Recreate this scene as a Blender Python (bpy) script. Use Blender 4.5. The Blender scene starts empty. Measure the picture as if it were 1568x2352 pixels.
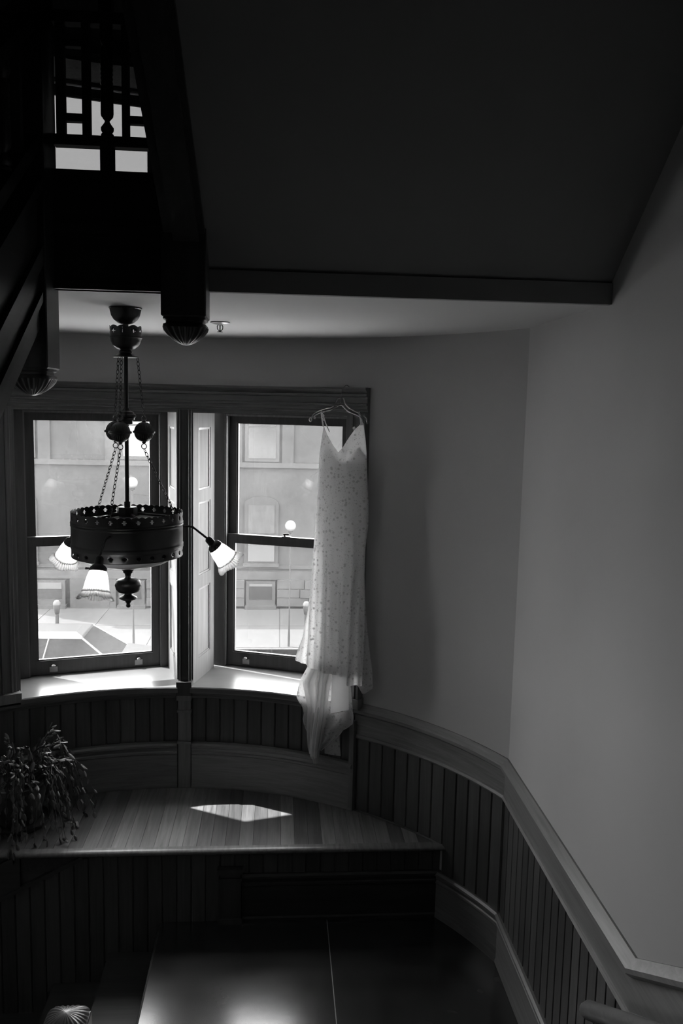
import bpy, bmesh, math, random
from mathutils import Vector, Matrix
random.seed(7)
sin, cos, pi, rad = math.sin, math.cos, math.pi, math.radians
sc = bpy.context.scene
COL = sc.collection

# ------------------------------------------------------------------ camera
cam_d = bpy.data.cameras.new('camera')
cam = bpy.data.objects.new('camera', cam_d); COL.objects.link(cam)
FPX = 1921.0
cam_d.sensor_fit = 'HORIZONTAL'; cam_d.sensor_width = 24.0
cam_d.lens = FPX * 24.0 / 1568.0
cam_d.clip_start = 0.02; cam_d.clip_end = 300
yaw, pitch, roll = rad(4.407), rad(7.204), rad(1.284)
fwd = Vector((sin(yaw)*cos(pitch), cos(yaw)*cos(pitch), -sin(pitch)))
rgt = Vector((cos(yaw), -sin(yaw), 0)); dwn = fwd.cross(rgt)
r2 = cos(roll)*rgt - sin(roll)*dwn; d2 = sin(roll)*rgt + cos(roll)*dwn
cam.matrix_world = Matrix(((r2.x, -d2.x, -fwd.x, 0), (r2.y, -d2.y, -fwd.y, 0), (r2.z, -d2.z, -fwd.z, 2.8), (0, 0, 0, 1)))
sc.camera = cam

# ------------------------------------------------------------------ sky, sun, exposure
SKY = 16.0; SUN = 20.0
wd = bpy.data.worlds.new('sky'); sc.world = wd; wd.use_nodes = True
nt = wd.node_tree; bgn = nt.nodes['Background']
bgn.inputs['Color'].default_value = (1, 1, 1, 1); bgn.inputs['Strength'].default_value = SKY
sun_d = bpy.data.lights.new('sun', 'SUN'); sun_d.energy = SUN; sun_d.angle = rad(0.53)
sun = bpy.data.objects.new('sun', sun_d); COL.objects.link(sun)
az, el = rad(-62), rad(56.0)
sun.rotation_euler = Vector((sin(az)*cos(el), cos(az)*cos(el), sin(el))).to_track_quat('Z', 'Y').to_euler()
for px_, py_, pw_, pz0, pz1, pr in ((-1.15, 5.42, .95, 1.05, 2.80, 16.1), (.09, 5.42, .95, 1.05, 2.80, -19.4), (-1.15, 5.42, .95, 3.6, 4.65, 16.1)):
    pd = bpy.data.lights.new('window_portal', 'AREA'); pd.shape = 'RECTANGLE'; pd.size = pw_; pd.size_y = pz1-pz0; pd.cycles.is_portal = True
    po_ = bpy.data.objects.new('window_portal', pd); COL.objects.link(po_); po_.location = (px_, py_, (pz0+pz1)/2); po_.rotation_euler = (-pi/2, 0, rad(pr))
sc.view_settings.view_transform = 'Standard'; sc.view_settings.look = 'None'
sc.view_settings.gamma = 1.0; sc.view_settings.exposure = 0.05; sc.view_settings.use_curve_mapping = False
sc.cycles.max_bounces = 14; sc.cycles.diffuse_bounces = 8; sc.cycles.transparent_max_bounces = 24
sc.cycles.sample_clamp_indirect = 6.0; sc.cycles.use_denoising = True; sc.cycles.caustics_reflective = False

# ------------------------------------------------------------------ geometry of the stair hall
CX, CY, RW = -0.62, 3.08, 1.95          # bow: centre and wall radius
XR, XL = 1.157, -2.40                   # side walls
PLAT = 0.433; RAIL = 1.085; HEAD = 2.765; CEIL = 3.18; YH = 2.937; UF = 3.50
def bow(r, a): return (CX + r*sin(a), CY + r*cos(a))
def bowd(r, a): return bow(r, rad(a))

# ------------------------------------------------------------------ helpers
class MB:
    def __init__(s): s.v = []; s.f = []
    def add(s, vs, fs):
        n = len(s.v); s.v += [tuple(p) for p in vs]; s.f += [tuple(i+n for i in f) for f in fs]; return s
    def box(s, a, b):
        x0, y0, z0 = a; x1, y1, z1 = b
        return s.add([(x0,y0,z0),(x1,y0,z0),(x1,y1,z0),(x0,y1,z0),(x0,y0,z1),(x1,y0,z1),(x1,y1,z1),(x0,y1,z1)],
                     [(0,3,2,1),(4,5,6,7),(0,1,5,4),(1,2,6,5),(2,3,7,6),(3,0,4,7)])
    def obox(s, c, u, v, w):
        c, u, v, w = Vector(c), Vector(u), Vector(v), Vector(w)
        P = [c+i*u+j*v+k*w for k in (-1,1) for i, j in ((-1,-1),(1,-1),(1,1),(-1,1))]
        return s.add(P, [(0,3,2,1),(4,5,6,7),(0,1,5,4),(1,2,6,5),(2,3,7,6),(3,0,4,7)])
    def prism(s, poly, z0, z1):
        n = len(poly)
        return s.add([(x,y,z0) for x,y in poly]+[(x,y,z1) for x,y in poly],
                     [tuple(range(n-1,-1,-1)), tuple(range(n,2*n))]+[(i,(i+1)%n,n+(i+1)%n,n+i) for i in range(n)])
    def loft(s, rings, closed=True, caps=True):
        n = len(rings[0]); vs = [p for r in rings for p in r]; fs = []
        for k in range(len(rings)-1):
            for i in range(n if closed else n-1):
                j = (i+1) % n; fs.append((k*n+i, k*n+j, (k+1)*n+j, (k+1)*n+i))
        if caps and closed: fs += [tuple(range(n-1,-1,-1)), tuple(range((len(rings)-1)*n, len(rings)*n))]
        return s.add(vs, fs)
    def tube(s, pts, r, seg=8, caps=True):
        pts = [Vector(p) for p in pts]; rings = []; N = None
        for i, p in enumerate(pts):
            t = (pts[min(i+1,len(pts)-1)]-pts[max(i-1,0)]).normalized()
            if N is None: N = t.orthogonal().normalized()
            N = (N - t*N.dot(t)).normalized(); B = t.cross(N); rr = r[i] if isinstance(r, (list, tuple)) else r
            rings.append([p+rr*(cos(2*pi*k/seg)*N+sin(2*pi*k/seg)*B) for k in range(seg)])
        return s.loft(rings, True, caps)
    def lathe(s, prof, c=(0,0,0), n=24, mod=None, M=None):
        rings = []
        for k, (r, z) in enumerate(prof):
            ring = []
            for i in range(n):
                a = 2*pi*i/n; q = r*(mod(a, k, r, z) if mod else 1)
                p = Vector((q*cos(a), q*sin(a), z)); p = M @ p if M else p
                ring.append(p+Vector(c))
            rings.append(ring)
        return s.loft(rings, True, True)
    def torus(s, c, R, r, M=None, n=10, m=5, st=1.0):
        rings = []
        for i in range(n):
            a = 2*pi*i/n
            ring = []
            for k in range(m):
                b = 2*pi*k/m; p = Vector(((R+r*cos(b))*cos(a), (R+r*cos(b))*sin(a)*st, r*sin(b)))
                ring.append((M @ p if M else p)+Vector(c))
            rings.append(ring)
        rings.append(rings[0]); return s.loft(rings, True, False)
    def arc(s, prof, a0, a1, step=2.0):
        n = max(2, int(abs(a1-a0)/step)+1)
        return s.loft([[(*bowd(r, a0+(a1-a0)*k/n), z) for r, z in prof] for k in range(n+1)])
    def sheet(s, rows):
        n = len(rows[0]); vs = [p for r in rows for p in r]
        return s.add(vs, [(k*n+i, k*n+i+1, (k+1)*n+i+1, (k+1)*n+i) for k in range(len(rows)-1) for i in range(n-1)])
    def mesh(s, name, m, smooth=None):
        me = bpy.data.meshes.new(name); me.from_pydata(s.v, [], s.f)
        bm = bmesh.new(); bm.from_mesh(me)
        if smooth: bmesh.ops.remove_doubles(bm, verts=bm.verts, dist=1e-5)
        bmesh.ops.recalc_face_normals(bm, faces=bm.faces); bm.to_mesh(me); bm.free()
        if m: me.materials.append(m)
        if smooth:
            me.polygons.foreach_set('use_smooth', [True]*len(me.polygons)); me.set_sharp_from_angle(angle=rad(smooth))
        return me
    def build(s, name, m, parent=None, smooth=None, loc=None):
        return link(name, s.mesh(name, m, smooth), parent, loc)
WM = {}
def link(name, me, parent=None, loc=None, M=None):
    o = bpy.data.objects.new(name, me); COL.objects.link(o)
    W = M if M else Matrix.Translation(loc or (0,0,0)); WM[o.name] = W
    o.matrix_basis = W
    if parent: o.parent = parent; o.matrix_parent_inverse = WM[parent.name].inverted()
    return o
def empty(name, loc): return link(name, None, None, loc)
def struct(o): o['kind'] = 'structure'; return o
def tag(o, label, cat, group=None):
    o['label'] = label; o['category'] = cat
    if group: o['group'] = group
    return o
def stuff(o): o['kind'] = 'stuff'; return o
def mod(o, t, **k):
    m = o.modifiers.new(t.lower(), t)
    for a, b in k.items(): setattr(m, a, b)
    return o

# ------------------------------------------------------------------ materials
def base_mat(name):
    m = bpy.data.materials.new(name); m.use_nodes = True; t = m.node_tree; t.nodes.clear()
    out = t.nodes.new('ShaderNodeOutputMaterial')
    return m, t, t.nodes.new, t.links.new, out
def g(v): return (v, v, v, 1)
def plain(name, v, rough=.5, metal=0, bump=0, bscale=60, var=0, vscale=3, spec=.5, coat=0):
    m, t, N, L, out = base_mat(name)
    p = N('ShaderNodeBsdfPrincipled'); L(p.outputs[0], out.inputs[0])
    p.inputs['Base Color'].default_value = g(v); p.inputs['Roughness'].default_value = rough
    p.inputs['Metallic'].default_value = metal; p.inputs['Specular IOR Level'].default_value = spec
    p.inputs['Coat Weight'].default_value = coat
    tc = N('ShaderNodeTexCoord')
    if var:
        n = N('ShaderNodeTexNoise'); n.inputs['Scale'].default_value = vscale; n.inputs['Detail'].default_value = 6
        L(tc.outputs['Object'], n.inputs['Vector'])
        r = N('ShaderNodeMapRange'); r.inputs['From Min'].default_value = .3; r.inputs['From Max'].default_value = .7
        r.inputs['To Min'].default_value = v*(1-var); r.inputs['To Max'].default_value = v*(1+var)
        L(n.outputs['Fac'], r.inputs['Value']); L(r.outputs[0], p.inputs['Base Color'])
    if bump:
        n = N('ShaderNodeTexNoise'); n.inputs['Scale'].default_value = bscale; n.inputs['Detail'].default_value = 3
        L(tc.outputs['Object'], n.inputs['Vector'])
        b = N('ShaderNodeBump'); b.inputs['Strength'].default_value = bump; b.inputs['Distance'].default_value = .004
        L(n.outputs['Fac'], b.inputs['Height']); L(b.outputs[0], p.inputs['Normal'])
    return m
def wood(name, v, axis='z', rough=.38, var=.28, objvar=.25, spec=.5, fine=1.0):
    m, t, N, L, out = base_mat(name)
    p = N('ShaderNodeBsdfPrincipled'); L(p.outputs[0], out.inputs[0])
    p.inputs['Roughness'].default_value = rough; p.inputs['Specular IOR Level'].default_value = spec
    tc = N('ShaderNodeTexCoord'); oi = N('ShaderNodeObjectInfo')
    off = N('ShaderNodeVectorMath'); off.operation = 'MULTIPLY_ADD'
    cmb = N('ShaderNodeCombineXYZ')
    for i in range(3): L(oi.outputs['Random'], cmb.inputs[i])
    L(cmb.outputs[0], off.inputs[0]); off.inputs[1].default_value = (7, 5, 9); L(tc.outputs['Object'], off.inputs[2])
    mp = N('ShaderNodeMapping'); L(off.outputs[0], mp.inputs['Vector'])
    s = {'z': (26, 26, 1.3), 'x': (1.3, 26, 26), 'y': (26, 1.3, 26), 'h': (2.2, 2.2, 34)}[axis]
    mp.inputs['Scale'].default_value = tuple(q*fine for q in s)
    n = N('ShaderNodeTexNoise'); n.inputs['Scale'].default_value = 1.6; n.inputs['Detail'].default_value = 7
    n.inputs['Roughness'].default_value = .65; n.inputs['Distortion'].default_value = .6
    L(mp.outputs[0], n.inputs['Vector'])
    r = N('ShaderNodeMapRange'); r.inputs['From Min'].default_value = .3; r.inputs['From Max'].default_value = .7
    r.inputs['To Min'].default_value = v*(1-var); r.inputs['To Max'].default_value = v*(1+var); L(n.outputs['Fac'], r.inputs['Value'])
    k = N('ShaderNodeMapRange'); k.inputs['To Min'].default_value = 1-objvar; k.inputs['To Max'].default_value = 1+objvar
    L(oi.outputs['Random'], k.inputs['Value'])
    mu = N('ShaderNodeMath'); mu.operation = 'MULTIPLY'; L(r.outputs[0], mu.inputs[0]); L(k.outputs[0], mu.inputs[1])
    L(mu.outputs[0], p.inputs['Base Color'])
    b = N('ShaderNodeBump'); b.inputs['Strength'].default_value = .12; b.inputs['Distance'].default_value = .002
    L(n.outputs['Fac'], b.inputs['Height']); L(b.outputs[0], p.inputs['Normal'])
    return m
def glass_mat(name, tr, dirt0, dirt1, scatter=.9, scale=26):
    m, t, N, L, out = base_mat(name)
    T = N('ShaderNodeBsdfTransparent'); T.inputs[0].default_value = g(tr)
    S = N('ShaderNodeBsdfTranslucent'); S.inputs[0].default_value = g(scatter)
    tc = N('ShaderNodeTexCoord')
    n = N('ShaderNodeTexNoise'); n.inputs['Scale'].default_value = scale; n.inputs['Detail'].default_value = 9; n.inputs['Roughness'].default_value = .75
    n2 = N('ShaderNodeTexNoise'); n2.inputs['Scale'].default_value = 2.2; n2.inputs['Detail'].default_value = 2
    L(tc.outputs['Object'], n.inputs['Vector']); L(tc.outputs['Object'], n2.inputs['Vector'])
    mu = N('ShaderNodeMath'); mu.operation = 'MULTIPLY'; L(n.outputs['Fac'], mu.inputs[0]); L(n2.outputs['Fac'], mu.inputs[1])
    r = N('ShaderNodeMapRange'); r.inputs['From Min'].default_value = .14; r.inputs['From Max'].default_value = .38
    r.inputs['To Min'].default_value = dirt0; r.inputs['To Max'].default_value = dirt1; L(mu.outputs[0], r.inputs['Value'])
    mx = N('ShaderNodeMixShader'); L(r.outputs[0], mx.inputs[0]); L(T.outputs[0], mx.inputs[1]); L(S.outputs[0], mx.inputs[2])
    G = N('ShaderNodeBsdfGlossy'); G.inputs['Roughness'].default_value = .0; G.inputs[0].default_value = g(1)
    lw = N('ShaderNodeLayerWeight'); pw = N('ShaderNodeMath'); pw.operation = 'POWER'; pw.inputs[1].default_value = 5; L(lw.outputs['Facing'], pw.inputs[0]); lw.inputs[0].default_value = .5
    fr = N('ShaderNodeMath'); fr.operation = 'MULTIPLY_ADD'; fr.inputs[1].default_value = .8; fr.inputs[2].default_value = .025; L(pw.outputs[0], fr.inputs[0])
    m2 = N('ShaderNodeMixShader'); L(fr.outputs[0], m2.inputs[0]); L(mx.outputs[0], m2.inputs[1]); L(G.outputs[0], m2.inputs[2])
    L(m2.outputs[0], out.inputs[0])
    return m
def cloth(name, v, transl, transp=0.0, dots=False, weave=True):
    m, t, N, L, out = base_mat(name)
    D = N('ShaderNodeBsdfDiffuse'); S = N('ShaderNodeBsdfTranslucent')
    D.inputs[0].default_value = g(v); S.inputs[0].default_value = g(v)
    mx = N('ShaderNodeMixShader'); mx.inputs[0].default_value = transl
    L(D.outputs[0], mx.inputs[1]); L(S.outputs[0], mx.inputs[2]); last = mx
    tc = N('ShaderNodeTexCoord')
    if dots:
        fac = None
        for scl, th0, th1, keep in ((50, .34, .39, .60), (120, .25, .33, .50)):
            vo = N('ShaderNodeTexVoronoi'); vo.inputs['Scale'].default_value = scl; L(tc.outputs['Object'], vo.inputs['Vector'])
            a = N('ShaderNodeMapRange'); a.inputs['From Min'].default_value = th0; a.inputs['From Max'].default_value = th1
            a.inputs['To Min'].default_value = 1; a.inputs['To Max'].default_value = 0; L(vo.outputs['Distance'], a.inputs['Value'])
            se = N('ShaderNodeSeparateColor'); L(vo.outputs['Color'], se.inputs[0])
            gt = N('ShaderNodeMath'); gt.operation = 'GREATER_THAN'; gt.inputs[1].default_value = keep; L(se.outputs[0], gt.inputs[0])
            mu = N('ShaderNodeMath'); mu.operation = 'MULTIPLY'; L(a.outputs[0], mu.inputs[0]); L(gt.outputs[0], mu.inputs[1])
            if fac is None: fac = mu
            else:
                ma = N('ShaderNodeMath'); ma.operation = 'MAXIMUM'; L(fac.outputs[0], ma.inputs[0]); L(mu.outputs[0], ma.inputs[1]); fac = ma
        r = N('ShaderNodeMapRange'); r.inputs['To Min'].default_value = transl; r.inputs['To Max'].default_value = transl*.25
        L(fac.outputs[0], r.inputs['Value']); L(r.outputs[0], mx.inputs[0])
        c = N('ShaderNodeMapRange'); c.inputs['To Min'].default_value = v; c.inputs['To Max'].default_value = v*.66
        L(fac.outputs[0], c.inputs['Value']); L(c.outputs[0], D.inputs[0])
        b = N('ShaderNodeBump'); b.inputs['Strength'].default_value = .35; b.inputs['Distance'].default_value = .003
        L(fac.outputs[0], b.inputs['Height']); L(b.outputs[0], D.inputs['Normal'])
    if transp:
        T = N('ShaderNodeBsdfTransparent'); m2 = N('ShaderNodeMixShader'); m2.inputs[0].default_value = transp
        n = N('ShaderNodeTexNoise'); n.inputs['Scale'].default_value = 30; n.inputs['Detail'].default_value = 4
        L(tc.outputs['Object'], n.inputs['Vector'])
        r = N('ShaderNodeMapRange'); r.inputs['From Min'].default_value = .3; r.inputs['From Max'].default_value = .7
        r.inputs['To Min'].default_value = transp*1.15; r.inputs['To Max'].default_value = transp*.8; L(n.outputs['Fac'], r.inputs['Value'])
        L(r.outputs[0], m2.inputs[0]); L(last.outputs[0], m2.inputs[1]); L(T.outputs[0], m2.inputs[2]); last = m2
    L(last.outputs[0], out.inputs[0])
    return m
def emit(name, s):
    m, t, N, L, out = base_mat(name); e = N('ShaderNodeEmission'); e.inputs[1].default_value = s; L(e.outputs[0], out.inputs[0]); return m

M_WALL = plain('plaster', .45, .75, bump=.05, bscale=25, var=.05, vscale=1.2, spec=.2)
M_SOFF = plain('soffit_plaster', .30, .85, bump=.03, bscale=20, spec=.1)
M_CEIL = plain('ceiling_plaster', .62, .85, bump=.03, bscale=20, spec=.1)
WV, WH, WX, WY = (wood('oak_'+a, .15, a) for a in 'zhxy')
DV, DX, DY = (wood('dark_oak_'+a, .045, a, rough=.33) for a in 'zxy')
BOARD = wood('beadboard_oak', .07, 'z', rough=.4)
PANELW = wood('shutter_oak', .17, 'z', rough=.7, spec=.2, var=.2, objvar=.08)
SILLW = wood('sill_oak', .12, 'h', rough=.3, var=.15, objvar=.05)
SASHW = wood('sash_oak', .045, 'z', rough=.4, var=.3, objvar=.1)
PLANK = wood('plank_oak', .13, 'y', rough=.34, var=.4, objvar=.45)
IRON = plain('dark_iron', .012, .38, metal=.0, spec=.6, bump=.05, bscale=120)
BRASS = plain('aged_metal', .28, .35, metal=1.0)
LINO = plain('floor_sheet', .025, .18, var=.35, vscale=5, bump=.06, bscale=9, spec=.75)
SEAM = plain('seam_strip', .25, .5)
GLASS = glass_mat('dusty_glass', .97, .002, .0125, scale=55)
GLASS_UP = glass_mat('sky_dimming_glass', .15, .004, .012)  # upper pane tinted dark so the bright sky behind comes out grey
LACE = cloth('lace', .70, .55, transp=.10, dots=True)
LININGM = cloth('lining', .75, .5)
TULLE = cloth('tulle', .6, .4, transp=.22)
TULLE2 = cloth('thick_tulle', .85, .5, transp=.08)
LACEHEM = cloth('lace_hem', .55, .35, transp=.15, dots=True)
EXT_BRICK = plain('far_brick', .016, .9, var=.15, vscale=4)
EXT_STONE = plain('far_stone', .024, .9, var=.25, vscale=3)
EXT_TRIM = plain('far_trim', .015, .8)
EXT_GLASS = plain('far_window_glass', .012, .15, spec=.8)
EXT_BLIND = plain('far_blind', .045, .8)
EXT_DARK = plain('far_dark', .012, .7)
ROADM = plain('asphalt', .040, .9, var=.1, vscale=2)
WALKM = plain('concrete', .027, .9, var=.08, vscale=2)
KERBM = plain('sidewalk_base', .022, .9)  # base concrete of the sidewalk, slightly darker, showing between the slabs
CARW = plain('white_car_paint', .04, .3, coat=.5)
CARG = plain('car_glass', .012, .6, spec=.08)
TYRE = plain('tyre', .02, .8)
POSTM = plain('pale_post', .009, .6)
LEAF = plain('leaf', .085, .42, var=.3, vscale=14)
STEM = plain('stem', .07, .6)
POT = plain('pot_glaze', .05, .4, var=.2)
SOIL = plain('soil', .02, .95)
# ------------------------------------------------------------------ walls
def grid_solid(name, A_in, A_out, Z, hole, r0, r1, m):
    b = MB(); na, nz = len(A_in), len(Z)
    idx = lambda i, j, k: (i*nz+j)*2+k
    for i in range(na):
        for z in Z: b.v += [(*bowd(r0, A_in[i]), z), (*bowd(r1, A_out[i]), z)]
    solid = lambda i, j: 0 <= i < na-1 and 0 <= j < nz-1 and not hole(i, j)
    for i in range(na-1):
        for j in range(nz-1):
            if not solid(i, j): continue
            b.f += [(idx(i,j,0), idx(i+1,j,0), idx(i+1,j+1,0), idx(i,j+1,0)), (idx(i,j,1), idx(i,j+1,1), idx(i+1,j+1,1), idx(i+1,j,1))]
            for (p, q), (di, dj) in ((((i,j),(i+1,j)),(0,-1)), (((i,j+1),(i+1,j+1)),(0,1)), (((i,j),(i,j+1)),(-1,0)), (((i+1,j),(i+1,j+1)),(1,0))):
                if not solid(i+di, j+dj): b.f.append((idx(*p,0), idx(*q,0), idx(*q,1), idx(*p,1)))
    return struct(b.build(name, m, smooth=30))
KA = [(-66, -66), (-26.6, -25.7), (1.0, -1.1), (3.0, 4.6), (31.5, 30.0), (66, 66)]
A_in, A_out, cell = [], [], []
for (a0, o0), (a1, o1), n, w in zip(KA[:-1], KA[1:], (16, 12, 1, 12, 14), (0, 1, 0, 2, 0)):
    for k in range(n): A_in.append(a0+(a1-a0)*k/n); A_out.append(o0+(o1-o0)*k/n); cell.append(w)
A_in.append(66); A_out.append(66); cell.append(0)
ZW = [-2.6, 1.045, HEAD, 3.62, 4.665, 6.7]
grid_solid('wall_back', A_in, A_out, ZW, lambda i, j: (j == 1 and cell[i] in (1, 2)) or (j == 3 and cell[i] == 1), RW, 2.33, M_WALL)
struct(MB().box((XR, -2.7, -2.6), (XR+.2, 4.6, 6.7)).build('wall_right', M_WALL))
struct(MB().box((XL-.2, -2.7, -2.6), (XL, 4.6, 6.7)).build('wall_left', M_WALL))
struct(MB().box((XL-.2, -2.7, -2.6), (XR+.2, -2.5, 6.7)).build('wall_front', M_WALL))
struct(MB().box((XL-.2, -2.7, -2.8), (XR+.2, 5.6, -2.6)).build('floor_lower', LINO))
struct(MB().box((XL-.2, -2.7, 6.7), (XR+.2, 5.6, 6.9)).build('ceiling_upper', M_CEIL))
# bay ceiling = underside of the upper landing
arcpts = [bowd(RW+.05, a) for a in range(-66, 67, 3)]
struct(MB().prism([(XL-.02, YH)]+arcpts+[(XR+.02, YH)], CEIL, UF-.03).build('ceiling', M_CEIL))
struct(MB().prism([(XL-.02, YH-.02)]+arcpts+[(XR+.02, YH-.02)], UF-.03, UF).build('floor_upper', DX))
# sloping soffit over the right-hand flight
def slope_slab(name, x0, x1, ya, za, yb, zb, th, m):
    return struct(MB().add([(x0,ya,za),(x1,ya,za),(x1,yb,zb),(x0,yb,zb),(x0,ya,za+th),(x1,ya,za+th),(x1,yb,zb+th),(x0,yb,zb+th)],
        [(0,1,2,3),(4,7,6,5),(0,4,5,1),(1,5,6,2),(2,6,7,3),(3,7,4,0)]).build(name, m))
SL = .827
zt_ = 3.245+SL*3.487; xk = -.242-.052*3.3
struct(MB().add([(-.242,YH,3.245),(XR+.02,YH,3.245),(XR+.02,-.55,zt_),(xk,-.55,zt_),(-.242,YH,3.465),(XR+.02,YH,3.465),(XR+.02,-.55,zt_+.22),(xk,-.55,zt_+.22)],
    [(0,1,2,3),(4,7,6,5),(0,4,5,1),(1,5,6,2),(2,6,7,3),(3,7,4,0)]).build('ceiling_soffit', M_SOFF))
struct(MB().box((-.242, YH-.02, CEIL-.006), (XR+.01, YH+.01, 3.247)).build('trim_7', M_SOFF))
SLL = .69
def zl(y): return 2.73+(y-2.364)*SLL          # lower edge of the left flight's string
slope_slab('ceiling_soffit_left', XL-.02, -.812, YH, zl(YH)+.05, -.9, zl(-.9)+.05, .2, M_CEIL)
# hall floor the camera stands on, and the lower flights
struct(MB().box((-.60, -2.6, .95), (XR+.02, .35, 1.2)).build('floor_hall', DY))
slope_slab('ceiling_lower', -.385, XR+.02, 2.45, -.3, .30, .9, .12, M_CEIL)
st = struct(empty('floor_steps', (0.4, 1.4, 0)))
n = 7
for k in range(n-1):
    MB().box((-.385, 2.40-.292*(k+1), .1714*(k+1)-.17), (XR-.02, 2.40-.292*k+.025, .1714*(k+1))).build('tread', DX, st)
# ------------------------------------------------------------------ landing floor
fl = struct(MB().box((-.587, 2.35, -.14), (XR+.01, 4.30, -.004)).build('floor', DX))
MB().box((-.600, 2.35, -.004), (.2965, 4.285, 0)).build('floor_sheet', LINO, fl)
MB().box((.3005, 2.35, -.004), (XR, 4.285, 0)).build('floor_sheet', LINO, fl)
MB().box((.2965, 2.35, -.004), (.3005, 4.285, -.0005)).build('seam_strip', SEAM, fl)
MB().tube([(-.600, 2.35, -.014), (-.600, 4.285, -.014)], .0135, 8).build('edge_nosing', DY, fl)
ls = struct(empty('floor_steps_lower', (-1.0, 3.6, -.5)))
for k in range(6):
    MB().box((-.587-.295*(k+1), 2.6, -.17*(k+1)-.03), (-.587-.295*k+.02, 4.30, -.17*(k+1))).build('tread', DX, ls)
    MB().box((-.587-.295*(k+1)+.01, 2.6, -.17*(k+2)), (-.587-.295*(k+1)+.03, 4.30, -.17*(k+1)-.03)).build('riser', DX, ls)
# ------------------------------------------------------------------ window-seat platform
pf = struct(MB().prism([(XL, 4.285)]+[bowd(RW+.03, a) for a in range(-52, 53, 4)]+[(.95, 4.285)], .30, PLAT-.02).build('floor_platform', DY))
x = -2.30; pw = .0755
while x < .95:
    xa, xb = x+.0008, min(x+pw-.0008, .955)
    def yend(q): return CY+math.sqrt(max(.1, (1.92**2-(q-CX)**2)))
    ya, yb = yend(xa), yend(xb)
    if max(ya, yb) > 4.29:
        MB().prism([(xa, 4.2855), (xb, 4.2855), (xb, max(4.288, yb)), (xa, max(4.288, ya))], PLAT-.02, PLAT-.0006).build('plank', PLANK, pf)
    x += pw
MB().loft([[(xx, 4.262-.027*cos(q)+.0, PLAT-.0165+.0165*sin(q)) for q in [pi/2-pi*k/8 for k in range(9)]]+[(xx, 4.285, PLAT-.033), (xx, 4.285, PLAT)] for xx in (-2.2, .945)]).build('nosing', PLANK, pf, smooth=50)
# platform front
pfw = struct(empty('trim_4', (-.4, 4.29, .2)))
MB().box((XL, 4.292, -2.6), (.98, 4.33, PLAT-.03)).build('backing', DX, pfw)
def board_mesh(w, h, th=.012, ch=.0055, m=BOARD, name='board'):
    p = [(-w/2, 0), (-w/2, -th+ch), (-w/2+ch, -th), (w/2-ch, -th), (w/2, -th+ch), (w/2, 0)]
    return MB().prism(p, 0, h).mesh(name, m)
xx = -1.95; bw = .0775
while xx < .93:
    zb = .272 if xx > -.16 else (-.02 if xx > -.60 else -.17*(int((-.587-xx)/.295)+1)-.05)
    zt = PLAT-.034
    rk = .327+.525*(xx+1.123)                     # raked rail that follows the stair down
    if xx < -.93: zt = min(zt, rk-.005)
    link('board', board_mesh(bw-.001, zt-zb, m=BOARD), pfw, (xx, 4.292, zb)); xx += bw
rk = MB()
for sgn in (0,):
    P = lambda xq, dz, y: (xq, y, .327+.525*(xq+1.123)+dz)
    for d0, d1, y in ((0, .185, 4.272), (.165, .20, 4.255), (-.012, .012, 4.262)):
        xa, xb = -2.3, min(-.93, -1.123+(PLAT-.034-.327-d1)/.525)
        rk.add([P(xa,d0,y),P(xb,d0,y),P(xb,d1,y),P(xa,d1,y),P(xa,d0,4.293),P(xb,d0,4.293),P(xb,d1,4.293),P(xa,d1,4.293)], [(0,1,2,3),(4,7,6,5),(0,4,5,1),(1,5,6,2),(2,6,7,3),(3,7,4,0)])
rk.build('raked_rail', DX, pfw)
def base_prof(z0, h):                             # (distance from wall, height)
    return [(0, z0), (.024, z0), (.024, z0+.016), (.019, z0+.026), (.019, z0+h-.075), (.024, z0+h-.068), (.024, z0+h-.056), (.019, z0+h-.05), (.022, z0+h-.03),
            (.034, z0+h-.022), (.034, z0+h-.01), (.024, z0+h), (0, z0+h)]
bs = struct(empty('baseboard_platform', (.4, 4.27, 0)))
MB().loft([[(q, 4.292-d, z) for d, z in base_prof(0, .275)] for q in (-.17, .945)]).build('board', DX, bs)
blk = MB().box((-.295, 4.24, 0), (-.163, 4.292, .03)).box((-.287, 4.252, .03), (-.171, 4.292, .245)).box((-.291, 4.246, .245), (-.167, 4.292, .262)).box((-.283, 4.256, .262), (-.175, 4.292, .29)).box((-.297, 4.24, .29), (-.161, 4.292, .318))
blk.build('plinth_block', DV, bs)
# ------------------------------------------------------------------ wainscot: bow under the windows
bb = struct(empty('baseboard_back', (CX, 4.95, PLAT)))
BP = [(RW-d, z) for d, z in base_prof(PLAT, .287)]
BP = [(r-.022, z) for r, z in BP[1:-1]]; BP = [(RW, PLAT)]+BP+[(RW, PLAT+.287)]
MB().arc(BP, -51, .7).build('board', WH, bb, smooth=30); MB().arc(BP, 3.3, 34.2).build('board', WH, bb, smooth=30)
w2 = struct(empty('trim_2', (CX, 5.0, .7)))
def arc_boards(parent, a0, a1, w, zfun, m=BOARD):
    n = max(1, round(rad(a1-a0)*1.938/w)); da = (a1-a0)/n; cache = {}
    for k in range(n):
        a = a0+da*(k+.5); z0, z1 = zfun(a)
        key = (round(z0, 3), round(z1, 3))
        if key not in cache: cache[key] = board_mesh(rad(da)*1.932-.0012, z1-z0, m=m)
        x, y = bowd(1.949, a)
        link('board', cache[key], parent, None, Matrix.Translation((x, y, z0)) @ Matrix.Rotation(-rad(a), 4, 'Z'))
arc_boards(w2, -30, .8, .085, lambda a: (PLAT+.28, 1.05)); arc_boards(w2, 3.2, 34.1, .085, lambda a: (PLAT+.28, 1.05))
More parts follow.
